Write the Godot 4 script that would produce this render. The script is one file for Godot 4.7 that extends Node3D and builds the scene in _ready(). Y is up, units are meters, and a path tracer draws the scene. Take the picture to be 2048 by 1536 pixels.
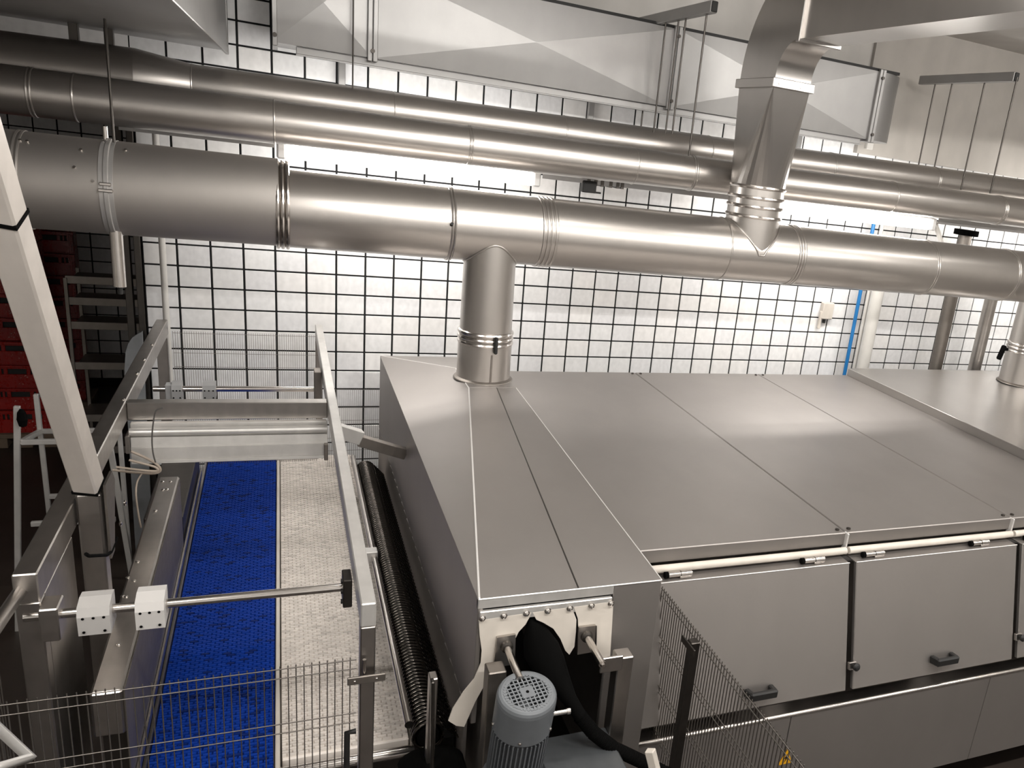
extends Node3D
# A fryer line in a tiled hall, seen from a raised platform. Units are metres, y is up, the tiled wall is the plane z = 0.
const EYE := Vector3(0.0, 3.25, 6.571)
const FOCAL := 1658.58
const MID := Vector2(1360.8, 845.6)
var rt := Vector3(); var upv := Vector3(); var fw := Vector3()
var mats := {}
var used := {}
var kids := {}

# ---------------------------------------------------------------- photo pixel -> ray -> point on a known plane
func ray(px: float, py: float) -> Vector3:
	return rt * ((px - MID.x) / FOCAL) + upv * ((MID.y - py) / FOCAL) + fw
func on_z(px: float, py: float, z: float) -> Vector3:
	var d := ray(px, py); return EYE + d * ((z - EYE.z) / d.z)
func on_x(px: float, py: float, x: float) -> Vector3:
	var d := ray(px, py); return EYE + d * ((x - EYE.x) / d.x)
func on_y(px: float, py: float, y: float) -> Vector3:
	var d := ray(px, py); return EYE + d * ((y - EYE.y) / d.y)
func to_px(p: Vector3) -> Vector2:
	var q := p - EYE; var w := q.dot(fw)
	return Vector2(MID.x + FOCAL * q.dot(rt) / w, MID.y - FOCAL * q.dot(upv) / w)

# ---------------------------------------------------------------- mesh collector
class MB:
	var v := PackedVector3Array()
	var n := PackedVector3Array()
	var c := PackedColorArray()
	var col := Color(1, 1, 1)
	var tinted := false
	func tri(a: Vector3, b: Vector3, d: Vector3, na: Vector3, nb: Vector3, nd: Vector3) -> void:
		if (b - a).cross(d - a).dot(na + nb + nd) > 0.0:
			v.append_array([a, d, b]); n.append_array([na, nd, nb])
		else:
			v.append_array([a, b, d]); n.append_array([na, nb, nd])
		if tinted: c.append_array([col, col, col])
	func poly(pts: Array, inside: Vector3) -> void:
		var nn := Vector3(); var mid := Vector3()
		for k in pts.size():
			var p: Vector3 = pts[k]; var q: Vector3 = pts[(k + 1) % pts.size()]
			nn += p.cross(q); mid += p
		mid /= pts.size(); nn = nn.normalized()
		if nn.dot(mid - inside) < 0.0: nn = -nn
		for k in range(1, pts.size() - 1): tri(pts[0], pts[k], pts[k + 1], nn, nn, nn)
	func box(cn: Vector3, size: Vector3, bs := Basis(), bev := 0.0) -> void:
		var h := size * 0.5
		if bev <= 0.0:
			for ax in 3:
				for s in [-1.0, 1.0]:
					var pts := []
					for q in [[-1, -1], [1, -1], [1, 1], [-1, 1]]:
						var p := Vector3(); p[ax] = s * h[ax]; p[(ax + 1) % 3] = q[0] * h[(ax + 1) % 3]; p[(ax + 2) % 3] = q[1] * h[(ax + 2) % 3]
						pts.append(cn + bs * p)
					poly(pts, cn)
			return
		var b := minf(bev, minf(h.x, minf(h.y, h.z)) * 0.9)
		for ax in 3:
			var u := (ax + 1) % 3; var w := (ax + 2) % 3
			for s in [-1.0, 1.0]:
				var pts := []
				for q in [[-1, -1], [1, -1], [1, 1], [-1, 1]]:
					var p := Vector3(); p[ax] = s * h[ax]; p[u] = q[0] * (h[u] - b); p[w] = q[1] * (h[w] - b)
					pts.append(cn + bs * p)
				poly(pts, cn)
			for s in [-1.0, 1.0]:
				for t in [-1.0, 1.0]:
					var pts := []
					for e in [[0, -1.0], [0, 1.0], [1, 1.0], [1, -1.0]]:
						var p := Vector3(); p[ax] = e[1] * (h[ax] - b)
						p[u] = s * (h[u] - (b if e[0] == 1 else 0.0)); p[w] = t * (h[w] - (b if e[0] == 0 else 0.0))
						pts.append(cn + bs * p)
					poly(pts, cn)
		for sx in [-1.0, 1.0]:
			for sy in [-1.0, 1.0]:
				for sz in [-1.0, 1.0]:
					poly([cn + bs * Vector3(sx * h.x, sy * (h.y - b), sz * (h.z - b)), cn + bs * Vector3(sx * (h.x - b), sy * h.y, sz * (h.z - b)), cn + bs * Vector3(sx * (h.x - b), sy * (h.y - b), sz * h.z)], cn)
	func span(a: Vector3, b: Vector3, bev := 0.0) -> void:   # an axis-aligned box between two corners
		box((a + b) * 0.5, (b - a).abs(), Basis(), bev)
	func bar(a: Vector3, b: Vector3, wide: float, tall: float, up := Vector3.UP, bev := 0.003) -> void:
		var z := (b - a).normalized(); var x := up.cross(z)
		x = (Vector3.RIGHT if x.length() < 1e-4 else x).normalized()
		var y := z.cross(x)
		box((a + b) * 0.5, Vector3(wide, tall, (b - a).length()), Basis(x, y, z), bev)
	func tube(a: Vector3, b: Vector3, r: float, seg := 20, r2 := -1.0, caps := true) -> void:
		if r2 < 0.0: r2 = r
		lathe(a, b - a, [Vector2(0, 0), Vector2(r, 0), Vector2(r2, 1), Vector2(0, 1)] if caps else [Vector2(r, 0), Vector2(r2, 1)], seg, true)
	func lathe(o: Vector3, axis: Vector3, prof: Array, seg := 24, unit := false) -> void:   # prof: (radius, height); unit: height is a share of the axis length
		var z := axis.normalized(); var l := axis.length() if unit else 1.0
		var x := (Vector3.UP if absf(z.y) < 0.9 else Vector3.RIGHT).cross(z).normalized(); var y := z.cross(x)
		for k in prof.size() - 1:
			var p: Vector2 = prof[k]; var q: Vector2 = prof[k + 1]
			var dr := q.x - p.x; var dh := (q.y - p.y) * l
			if absf(dr) < 1e-9 and absf(dh) < 1e-9: continue
			for i in seg:
				var a0 := TAU * i / seg; var a1 := TAU * (i + 1) / seg
				var d0 := x * cos(a0) + y * sin(a0); var d1 := x * cos(a1) + y * sin(a1)
				var n0 := (d0 * dh - z * dr).normalized(); var n1 := (d1 * dh - z * dr).normalized()
				var A := o + d0 * p.x + z * (p.y * l); var B := o + d1 * p.x + z * (p.y * l)
				var D := o + d0 * q.x + z * (q.y * l); var E2 := o + d1 * q.x + z * (q.y * l)
				if p.x > 1e-6: tri(A, B, E2, n0, n1, n1)
				if q.x > 1e-6: tri(A, E2, D, n0, n1, n0)
	func path(pts: Array, r: float, seg := 8, closed := false, radii := []) -> void:
		var m := pts.size(); var rings := []; var nor := []
		var t0: Vector3 = (pts[1] - pts[0]).normalized()
		var x := (Vector3.UP if absf(t0.y) < 0.9 else Vector3.RIGHT).cross(t0).normalized()
		for k in m:
			var a: Vector3 = pts[(k - 1 + m) % m] if (closed or k > 0) else pts[0]
			var b: Vector3 = pts[(k + 1) % m] if (closed or k < m - 1) else pts[m - 1]
			var t := (b - a).normalized(); x = (x - t * x.dot(t)).normalized(); var y := t.cross(x)
			var ring := []; var rn := []
			for i in seg:
				var d := x * cos(TAU * i / seg) + y * sin(TAU * i / seg)
				ring.append(pts[k] + d * (radii[k] if radii.size() > 0 else r)); rn.append(d)
			rings.append(ring); nor.append(rn)
		for k in (m if closed else m - 1):
			var k2 := (k + 1) % m
			for i in seg:
				var j := (i + 1) % seg
				tri(rings[k][i], rings[k][j], rings[k2][j], nor[k][i], nor[k][j], nor[k2][j])
				tri(rings[k][i], rings[k2][j], rings[k2][i], nor[k][i], nor[k2][j], nor[k2][i])
		if not closed:
			poly(rings[0], pts[1]); poly(rings[m - 1], pts[m - 2])
	func prism(pts: Array, off: Vector3) -> void:   # a flat outline given thickness
		var nn := Vector3(); var m := pts.size()
		for k in m: nn += (pts[k] as Vector3).cross(pts[(k + 1) % m])
		nn = nn.normalized()
		var u: Vector3 = (pts[1] - pts[0]).normalized(); var w := nn.cross(u)
		var flat := PackedVector2Array()
		for p in pts: flat.append(Vector2(p.dot(u), p.dot(w)))
		var idx := Geometry2D.triangulate_polygon(flat)
		var s := signf(nn.dot(off))
		for k in range(0, idx.size(), 3):
			tri(pts[idx[k]], pts[idx[k + 1]], pts[idx[k + 2]], -nn * s, -nn * s, -nn * s)
			tri(pts[idx[k]] + off, pts[idx[k + 1]] + off, pts[idx[k + 2]] + off, nn * s, nn * s, nn * s)
		for k in m:
			var a: Vector3 = pts[k]; var b: Vector3 = pts[(k + 1) % m]
			var out := (b - a).cross(nn).normalized()
			tri(a, b, b + off, out, out, out); tri(a, b + off, a + off, out, out, out)
	func shift(d: Vector3) -> void:
		for k in v.size(): v[k] += d
	func base() -> Vector3:
		var lo := v[0]; var hi := v[0]
		for p in v: lo = lo.min(p); hi = hi.max(p)
		return Vector3((lo.x + hi.x) * 0.5, lo.y, (lo.z + hi.z) * 0.5)
	func mesh() -> ArrayMesh:
		var a := []; a.resize(Mesh.ARRAY_MAX); a[Mesh.ARRAY_VERTEX] = v; a[Mesh.ARRAY_NORMAL] = n
		if tinted: a[Mesh.ARRAY_COLOR] = c
		var m := ArrayMesh.new(); m.add_surface_from_arrays(Mesh.PRIMITIVE_TRIANGLES, a); return m

# ---------------------------------------------------------------- nodes
func numbered(parent: Node, called: String) -> String:
	var key := str(parent.get_instance_id()) + called
	var k: int = kids.get(key, 0); kids[key] = k + 1
	return called if k == 0 else "%s_%03d" % [called, k]
func tag(o: Node, label: String, category: String, group := "", kind := "") -> void:
	if label: o.set_meta("label", label)
	if category: o.set_meta("category", category)
	if group: o.set_meta("group", group)
	if kind: o.set_meta("kind", kind)
func thing(called: String, label: String, category: String, at: Vector3, group := "") -> Node3D:
	var o := Node3D.new(); o.name = numbered(self, called); add_child(o); o.position = at
	tag(o, label, category, group); return o
func inst(parent: Node, called: String, mesh: Mesh, mat: Material, at := Vector3.ZERO) -> MeshInstance3D:
	var o := MeshInstance3D.new(); o.name = numbered(parent, called); o.mesh = mesh; o.material_override = mat
	parent.add_child(o, true); o.position = at; return o
func part(parent: Node3D, called: String, m: MB, mat: Material, label := "") -> MeshInstance3D:   # m in world coordinates
	var o := inst(parent, called, m.mesh(), mat, -parent.global_position)
	if label: o.set_meta("label", label)
	return o
func solo(called: String, m: MB, mat: Material, label: String, category: String, group := "") -> MeshInstance3D:
	var b := m.base(); m.shift(-b)
	var o := inst(self, called, m.mesh(), mat, b); tag(o, label, category, group); return o
func struct(called: String, m: MB, mat: Material, label := "") -> MeshInstance3D:
	var b := m.base(); m.shift(-b)
	var o := inst(self, called, m.mesh(), mat, b); tag(o, label, "", "", "structure"); return o

# ---------------------------------------------------------------- materials
func noise_tex(freq: float, lo: float, hi: float, sx: int, sy: int, seed_: int, stretch := Vector2(1, 1)) -> ImageTexture:
	var f := FastNoiseLite.new(); f.seed = seed_; f.frequency = freq; f.fractal_octaves = 4
	var im := Image.create(sx, sy, false, Image.FORMAT_RGB8)
	for y in sy:
		for x in sx:
			var a := TAU * x / sx; var b := TAU * y / sy   # wraps round without a seam
			var q := f.get_noise_3d(cos(a) * sx * stretch.x / TAU + 40.0, sin(a) * sx * stretch.x / TAU, cos(b) * sy * stretch.y / TAU) * 0.5 + f.get_noise_3d(sin(b) * sy * stretch.y / TAU + 90.0, cos(a) * sx * stretch.x / TAU, sin(a) * sx * stretch.x / TAU + 7.0) * 0.5
			var g := clampf(lerpf(lo, hi, q + 0.5), 0.0, 1.0)
			im.set_pixel(x, y, Color(g, g, g))
	im.generate_mipmaps()
	return ImageTexture.create_from_image(im)
func mat(key: String, col: Color, rough: float, metal := 0.0) -> StandardMaterial3D:
	var m := StandardMaterial3D.new(); m.resource_name = key; m.albedo_color = col; m.roughness = rough; m.metallic = metal
	mats[key] = m; return m
func grain(m: StandardMaterial3D, rough_tex: Texture2D, alb_tex: Texture2D, scale: float) -> StandardMaterial3D:
	if rough_tex: m.roughness_texture = rough_tex
	if alb_tex: m.albedo_texture = alb_tex
	m.uv1_triplanar = true; m.uv1_world_triplanar = true; m.uv1_scale = Vector3.ONE * scale
	return m
func materials() -> void:
	var brushed := noise_tex(0.11, 0.84, 1.0, 256, 256, 3, Vector2(0.18, 2.2))
	var smear := noise_tex(0.03, 0.92, 1.0, 256, 256, 11)
	var faint := noise_tex(0.03, 0.965, 1.0, 256, 256, 31)
	var fine := noise_tex(0.15, 0.94, 1.0, 256, 256, 23)
	grain(mat("steel_sheet", Color(0.61, 0.59, 0.575), 0.46, 0.78), null, faint, 0.35)
	grain(mat("steel_smooth", Color(0.66, 0.645, 0.63), 0.32, 0.8), null, faint, 0.35)
	grain(mat("steel_pipe", Color(0.74, 0.72, 0.70), 0.34, 0.93), null, faint, 0.6)
	grain(mat("pipe_matt", Color(0.74, 0.72, 0.70), 0.55, 0.93), null, faint, 0.6)
	grain(mat("steel_dull", Color(0.56, 0.535, 0.51), 0.55, 1.0), brushed, smear, 2.0)
	grain(mat("steel_bright", Color(0.86, 0.84, 0.82), 0.20, 1.0), null, smear, 1.0)
	grain(mat("steel_tube", Color(0.74, 0.72, 0.70), 0.36, 1.0), brushed, smear, 1.6)
	grain(mat("steel_dark", Color(0.36, 0.345, 0.33), 0.45, 1.0), brushed, smear, 1.2)
	grain(mat("duct_sheet", Color(0.70, 0.685, 0.67), 0.30, 0.95), null, faint, 0.5)
	mats.steel_pipe.clearcoat_enabled = true; mats.steel_pipe.clearcoat = 0.5; mats.steel_pipe.clearcoat_roughness = 0.10
	mat("edge_bright", Color(0.88, 0.87, 0.86), 0.3, 0.4)
	grain(mat("strap", Color(0.78, 0.77, 0.76), 0.35, 0.5), null, smear, 1.0)
	grain(mat("galvanised", Color(0.665, 0.66, 0.655), 0.46, 0.80), null, faint, 0.7)
	grain(mat("aluminium", Color(0.82, 0.81, 0.795), 0.40, 0.55), brushed, smear, 1.5)
	grain(mat("tile_0", Color(0.93, 0.93, 0.93), 0.28), null, fine, 0.6)
	grain(mat("tile_1", Color(0.915, 0.915, 0.92), 0.30), null, fine, 0.7)
	grain(mat("tile_2", Color(0.94, 0.935, 0.93), 0.26), null, fine, 0.5)
	mat("grout", Color(0.075, 0.078, 0.085), 0.9)
	grain(mat("plaster", Color(0.78, 0.765, 0.745), 0.8), null, smear, 0.4)
	grain(mat("bulkhead_paint", Color(0.70, 0.68, 0.655), 0.8), null, smear, 0.4)
	grain(mat("ceiling_paint", Color(0.76, 0.745, 0.725), 0.85), null, smear, 0.3)
	grain(mat("floor_paving", Color(0.20, 0.17, 0.15), 0.55), fine, smear, 1.0)
	mat("joint", Color(0.07, 0.065, 0.06), 0.9)
	grain(mat("belt_blue", Color(0.0, 0.21, 0.60), 0.6), null, fine, 3.0)
	grain(mat("belt_white", Color(0.92, 0.89, 0.86), 0.45), null, fine, 3.0)
	mats.belt_blue.metallic_specular = 0.3; mats.belt_white.metallic_specular = 0.3; mats.belt_blue.vertex_color_use_as_albedo = true; mats.belt_white.vertex_color_use_as_albedo = true
	mat("belt_under_blue", Color(0.0, 0.21, 0.60), 0.6); mat("belt_under_white", Color(0.92, 0.89, 0.86), 0.6)
	grain(mat("plastic_white", Color(0.84, 0.81, 0.77), 0.45), null, smear, 1.0)
	grain(mat("plastic_grey", Color(0.50, 0.51, 0.52), 0.5), null, smear, 2.0)
	mat("block_white", Color(0.76, 0.75, 0.74), 0.5); mat("block_grey", Color(0.52, 0.52, 0.52), 0.55); mat("block_pale", Color(0.68, 0.67, 0.66), 0.5)
	mat("black", Color(0.09, 0.088, 0.086), 0.6); mat("rubber", Color(0.03, 0.029, 0.028), 0.95); mats.rubber.metallic_specular = 0.2
	mat("chain_wire", Color(0.30, 0.285, 0.27), 0.16, 1.0)
	grain(mat("motor_paint", Color(0.40, 0.415, 0.43), 0.38), null, smear, 3.0)
	grain(mat("gearbox_shaded", Color(0.27, 0.28, 0.29), 0.45), null, smear, 3.0)  # gearbox grey darkened to hold the shade it sits in
	var dusty := noise_tex(0.09, 0.2, 1.15, 256, 256, 5)
	grain(mat("crate_red", Color(0.58, 0.085, 0.06), 0.5), null, smear, 1.0); mat("flour", Color(0.72, 0.62, 0.58), 0.9)
	grain(mats.crate_red, dusty, smear, 1.4)
	mat("hose_blue", Color(0.10, 0.42, 0.66), 0.4); mat("cable_pale", Color(0.62, 0.57, 0.52), 0.5); mat("cable_grey", Color(0.30, 0.29, 0.28), 0.5)
	mat("fence_wire", Color(0.50, 0.48, 0.46), 0.4, 0.9)
	mat("sign_yellow", Color(0.85, 0.62, 0.05), 0.5); mat("pallet_wood", Color(0.42, 0.36, 0.30), 0.8)
	grain(mat("arm_paint", Color(0.86, 0.83, 0.80), 0.4, 0.25), brushed, smear, 1.5)
	grain(mat("pole_white", Color(0.80, 0.79, 0.77), 0.45), null, smear, 1.0)
	var glow := mat("lamp_glow", Color(0.95, 0.95, 0.95), 0.4)
	glow.emission_enabled = true; glow.emission = Color(1.0, 0.985, 0.965); glow.emission_energy_multiplier = LAMP_GLOW
	mat("lamp_body", Color(0.78, 0.78, 0.78), 0.5)

const LAMP_GLOW := 8.0
const LAMP_POWER := 2.0

func _ready() -> void:
	# ---- camera (a lens with shift: the photograph's optical axis lies off its centre)
	var yaw := 0.4691; var pitch := 0.3063; var roll := 0.1350
	fw = Vector3(sin(yaw) * cos(pitch), -sin(pitch), -cos(yaw) * cos(pitch))
	var r0 := Vector3(cos(yaw), 0, sin(yaw)); var u0 := r0.cross(fw)
	rt = r0 * cos(roll) + u0 * sin(roll); upv = -r0 * sin(roll) + u0 * cos(roll)
	var cam := Camera3D.new(); cam.name = "camera"; add_child(cam)
	cam.transform = Transform3D(Basis(rt, upv, -fw), EYE)
	cam.near = 0.05; cam.far = 60.0
	cam.set_frustum(0.05 * 1536.0 / FOCAL, Vector2((1024.0 - MID.x) / FOCAL, (MID.y - 768.0) / FOCAL) * 0.05, 0.05, 60.0)
	cam.current = true
	# ---- surroundings and exposure
	var we := WorldEnvironment.new(); we.name = "world_environment"; add_child(we)
	var env := Environment.new(); we.environment = env
	env.background_mode = Environment.BG_COLOR; env.background_color = Color(0, 0, 0)
	env.tonemap_mode = Environment.TONE_MAPPER_LINEAR; env.tonemap_exposure = 0.94
	env.sdfgi_enabled = true; env.ssao_enabled = true; env.ssil_enabled = true
	materials()
	# ---- light: two tubes in the picture, and the hall's other tubes over the gangway in front of the line
	lamps()
	room()
	pipes()
	ducts()
	oven()
	hoods()
	conveyor()
	drive_end()
	fences()
	wall_fittings()
	store()

# ================================================================ lamps
func area_light(at: Vector3, size: Vector2, dir: Vector3, power: float) -> void:
	var l := AreaLight3D.new(); l.name = numbered(self, "tube_light"); add_child(l)
	l.area_size = size; l.light_energy = power; l.light_color = Color(1.0, 0.985, 0.965); l.area_range = 30.0; l.shadow_enabled = true
	var z := -dir.normalized(); var x := Vector3.RIGHT; var y := z.cross(x).normalized()
	l.transform = Transform3D(Basis(x, y, z), at)
func tube_lamp(a: Vector3, b: Vector3, label: String, group: String, power: float) -> Node3D:
	var t := thing("fluorescent_lamp", label, "lamp", Vector3((a.x + b.x) * 0.5, a.y - 0.05, a.z), group)
	var m := MB.new(); m.span(Vector3(a.x + 0.02, a.y + 0.040, a.z - 0.03), Vector3(b.x - 0.02, a.y + 0.064, a.z + 0.03), 0.006); part(t, "housing", m, mats.lamp_body)
	var g := MB.new()
	var prof := []
	for k in 20:
		var w := TAU * k / 20.0; prof.append(Vector3(0, a.y + 0.048 * sin(w), a.z + 0.046 * cos(w)))
	var pts := []
	for p in prof: pts.append(p + Vector3(a.x + 0.05, 0, 0))
	g.prism(pts, Vector3(b.x - a.x - 0.10, 0, 0)); part(t, "diffuser", g, mats.lamp_glow)
	for s in [a.x, b.x - 0.05]:
		var e := MB.new(); e.span(Vector3(s, a.y - 0.050, a.z - 0.050), Vector3(s + 0.05, a.y + 0.052, a.z + 0.050), 0.010); part(t, "end_cap", e, mats.lamp_body)
	# the wrap-round diffuser shines down and out of both sides
	area_light(Vector3((a.x + b.x) * 0.5, a.y - 0.054, a.z), Vector2(b.x - a.x - 0.12, 0.08), Vector3(0, -1, 0), power)
	area_light(Vector3((a.x + b.x) * 0.5, a.y - 0.006, a.z + 0.056), Vector2(b.x - a.x - 0.12, 0.045), Vector3(0, 0.1, 1), power * 0.8)
	area_light(Vector3((a.x + b.x) * 0.5, a.y - 0.006, a.z - 0.056), Vector2(b.x - a.x - 0.12, 0.045), Vector3(0, 0.1, -1), power * 0.8)
	return t
func lamps() -> void:
	var y1 := 2.99
	var a := on_z(553, 300, 0.82); var b := on_z(1078, 358, 0.82)
	tube_lamp(Vector3(a.x, y1, 0.82), Vector3(b.x, y1, 0.82), "lit fluorescent lamp under the cable tray, wall side of the first pipe tee", "", LAMP_POWER)
	var a1x := a.x - 0.01; var b1x := b.x + 0.01
	a = on_z(1540, 412, 0.82); b = on_z(1866, 447, 0.82)
	tube_lamp(Vector3(a.x, y1 - 0.002, 0.82), Vector3(b.x, y1 - 0.002, 0.82), "lit fluorescent lamp beside the sheet metal duct elbow, above the blue hose", "", LAMP_POWER)
	var over := ["above the belts of the loading conveyor", "above the hood's front slope", "above the oven's second door bay", "above the oven's far doors"]
	tube_lamp(Vector3(6.35, y1, 0.82), Vector3(7.92, y1, 0.82), "lit fluorescent lamp under the cable tray beyond the far branch pipe", "", LAMP_POWER)
	for k in 4:
		var x: float = [0.98, 1.99, 4.1, 6.0][k]
		var yl := 3.97 if k == 0 else 4.50
		tube_lamp(Vector3(x - 0.74, yl, 3.3), Vector3(x + 0.74, yl, 3.3), "lit fluorescent lamp hung " + over[k], "lamps over the line", LAMP_POWER * (0.5 if k == 0 else 0.4))
	for g_ in 4:
		var p: Array = [[-1.5, 5.9], [1.5, 5.9], [4.0, 5.9], [6.2, 5.9]][g_]
		tube_lamp(Vector3(p[0] - 0.78, 4.32, p[1]), Vector3(p[0] + 0.78, 4.32, p[1]), "lit fluorescent lamp over the gangway, " + ["facing the belts", "facing the hood and motor", "facing the second oven door", "facing the far oven doors"][g_], "gangway lamps", LAMP_POWER * 2.8)
	var a2x := a.x - 0.01; var b2x := b.x + 0.01
	var t := MB.new()   # the tray that carries the wall-side lamps
	t.span(Vector3(-0.80, 3.056, 0.77), Vector3(7.6, 3.061, 0.87)); t.span(Vector3(-0.80, 3.0, 0.866), Vector3(a1x, 3.10, 0.87)); t.span(Vector3(b1x, 3.0, 0.866), Vector3(a2x, 3.10, 0.87)); t.span(Vector3(b2x, 3.0, 0.866), Vector3(7.6, 3.10, 0.87)); t.span(Vector3(-0.80, 3.056, 0.77), Vector3(7.6, 3.10, 0.774))
	var base := Vector3(3.3, 3.045, 0.85)
	var tr := thing("cable_tray", "long perforated steel cable tray carrying the two lit lamps", "cable tray", base)
	part(tr, "tray", t, mats.galvanised)
	for px in [1178, 1192, 1205, 1222, 1236, 1245]:
		var q := on_z(px, 366 + (px - 1178) * 0.11, 0.876); var m := MB.new(); m.span(Vector3(q.x - 0.012, 2.99, 0.765), Vector3(q.x + 0.012, 3.075, 0.876), 0.002); part(tr, "tray_clip", m, mats.steel_dark)
	var q1 := on_z(1178, 378, 0.87); var m1 := MB.new(); m1.span(Vector3(q1.x - 0.05, 2.94, 0.83), Vector3(q1.x + 0.05, 3.02, 0.885), 0.006); m1.span(Vector3(q1.x + 0.05, 2.94, 0.85), Vector3(q1.x + 0.09, 2.952, 0.87)); part(tr, "tray_clamp", m1, mats.black)

# ================================================================ the hall
func room() -> void:
	var m := MB.new(); m.span(Vector3(-4.2, -0.2, -4.5), Vector3(9.2, 0.0, 9.7)); struct("floor", m, mats.floor_paving, "dark brown floor")
	m = MB.new(); m.span(Vector3(-4.2, 4.6, -4.5), Vector3(9.2, 4.8, 9.7)); struct("ceiling", m, mats.ceiling_paint, "off-white ceiling")
	m = MB.new(); m.span(Vector3(-4.2, 0, -4.5), Vector3(-4.0, 4.6, 9.7)); struct("wall_left", m, mats.plaster)
	m = MB.new(); m.span(Vector3(9.0, 0, -4.5), Vector3(9.2, 4.6, 9.7)); struct("wall_right", m, mats.plaster)
	m = MB.new(); m.span(Vector3(-4.2, 0, 9.5), Vector3(9.2, 4.6, 9.7)); struct("wall_front", m, mats.tile_2)
	m = MB.new(); m.span(Vector3(0.0, 0, -4.5), Vector3(0.2, 4.6, -0.2)); struct("wall_store", m, mats.plaster)
	m = MB.new(); m.span(Vector3(-4.0, 3.36, -0.2), Vector3(-0.84, 4.6, 0.0)); struct("wall_lintel", m, mats.tile_2, "plain white wall above the opening to the store")
	m = MB.new(); m.span(Vector3(0.9, 4.14, 0.0), Vector3(9.0, 4.6, 0.02)); m.span(Vector3(-0.84, 4.14, 0.0), Vector3(0.9, 4.6, 0.02)); struct("wall_upper", m, mats.plaster, "plain strip of wall above the tiles")
	m = MB.new(); m.span(Vector3(4.70, 3.50, 0.0), Vector3(9.0, 4.6, 0.06)); struct("wall_bulkhead", m, mats.bulkhead_paint, "plain boxed-in bulkhead beyond the end of the long duct")
	# the tiled wall: a dark grout bed with every tile proud of it
	m = MB.new(); m.span(Vector3(-0.84, 0, -0.2), Vector3(9.0, 4.6, -0.006)); var w := struct("wall_back", m, mats.grout, "wall of white tiles with wide black joints")
	tiles(w, 0.0, -1, 47, -13, 15, true)
	m = MB.new(); m.span(Vector3(-4.0, 0, -4.5), Vector3(0.0, 4.6, -4.206)); var w2 := struct("wall_rear", m, mats.grout, "dim tiled wall at the far end of the store")
	tiles(w2, -4.2, -17, 3, -13, 16, false)
	# steel corner at the end of the tiled wall
	m = MB.new(); m.span(Vector3(-0.885, 0, -0.22), Vector3(-0.845, 3.36, 0.012), 0.004); struct("trim_1", m, mats.steel_dark, "steel corner profile at the end of the tiled wall")
	m = MB.new(); m.span(Vector3(-0.96, 0, -0.10), Vector3(-0.915, 3.36, -0.05), 0.004); struct("trim_2", m, mats.steel_dark, "narrow steel post beside the wall end")
func tiles(w: Node3D, z: float, i0: int, i1: int, j0: int, j1: int, picked: bool) -> void:
	var one := MB.new(); one.box(Vector3.ZERO, Vector3(0.2 - 0.0135, 0.1458 - 0.0120, 0.012), Basis(), 0.0022)
	var mesh := one.mesh(); var rng := RandomNumberGenerator.new(); rng.seed = 71
	var seen := [PackedVector2Array([Vector2(285, 470), Vector2(930, 512), Vector2(2048, 600), Vector2(2048, 748), Vector2(1040, 742), Vector2(905, 735), Vector2(760, 716), Vector2(760, 890), Vector2(345, 810), Vector2(295, 670)]),
		PackedVector2Array([Vector2(465, 0), Vector2(545, 0), Vector2(545, 105), Vector2(1475, 245), Vector2(1475, 280), Vector2(465, 145)]),
		PackedVector2Array([Vector2(1560, 420), Vector2(2048, 460), Vector2(2048, 505), Vector2(1560, 455)]), PackedVector2Array([Vector2(285, 270), Vector2(560, 300), Vector2(1460, 395), Vector2(1460, 440), Vector2(285, 305)])]
	var all := []
	for i in range(i0, i1):
		for j in range(j0, j1):
			var c := Vector3(-0.6393 + 0.2 * (i + 0.5), 2.2629 - 0.1458 * (j + 0.5), z - 0.004)
			if c.y < 0.07 or c.y > 4.14 or (picked and c.x > 8.9) or (not picked and c.x > -0.1): continue
			var share := 0.0
			if picked:
				var p := to_px(c); var big := (to_px(c + Vector3(0.1, 0, 0)) - to_px(c - Vector3(0.1, 0, 0))).length()
				for s in seen:
					if Geometry2D.is_point_in_polygon(p, s): share = big
			all.append([share, c, rng.randi() % 3, rng.randf_range(-0.0009, 0.0009)])
	all.sort_custom(func(a, b): return a[0] > b[0])
	var rest := MB.new()
	for k in all.size():
		var c: Vector3 = all[k][1] + Vector3(0, 0, all[k][3])
		if k < 300: inst(w, "tile", mesh, mats["tile_%d" % all[k][2]], c - w.position)
		else: rest.box(c, Vector3(0.2 - 0.0135, 0.1458 - 0.0120, 0.012), Basis(), 0.0)
	if rest.v.size() > 0:
		var o := part(w, "tile_field", rest, mats.tile_0); o.set_meta("kind", "stuff")

# ================================================================ round pipes
func ring(m: MB, c: Vector3, ax: Vector3, r: float, w: float, h: float) -> void:   # a rolled bead round a pipe
	m.lathe(c - ax * w * 0.5, ax, [Vector2(r - 0.004, 0), Vector2(r + h * 0.7, w * 0.18), Vector2(r + h, w * 0.5), Vector2(r + h * 0.7, w * 0.82), Vector2(r - 0.004, w)], 48)
func pipe_y(p: Array, x: float) -> float: return p[0] + p[1] * x
func run_pipe(t: Node3D, cuts: Array, line: Array, z: float, r: float, mt: Material) -> void:   # straight lengths between the cuts
	for k in cuts.size() - 1:
		var m := MB.new(); var a := Vector3(cuts[k], pipe_y(line, cuts[k]), z); var b := Vector3(cuts[k + 1], pipe_y(line, cuts[k + 1]), z)
		var rr := r + (0.0015 if k % 2 == 0 else 0.0)
		m.lathe(a, b - a, [Vector2(0, 0), Vector2(rr, 0), Vector2(rr, 1), Vector2(0, 1)], 64, true)
		part(t, "pipe_section", m, mt)
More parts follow.
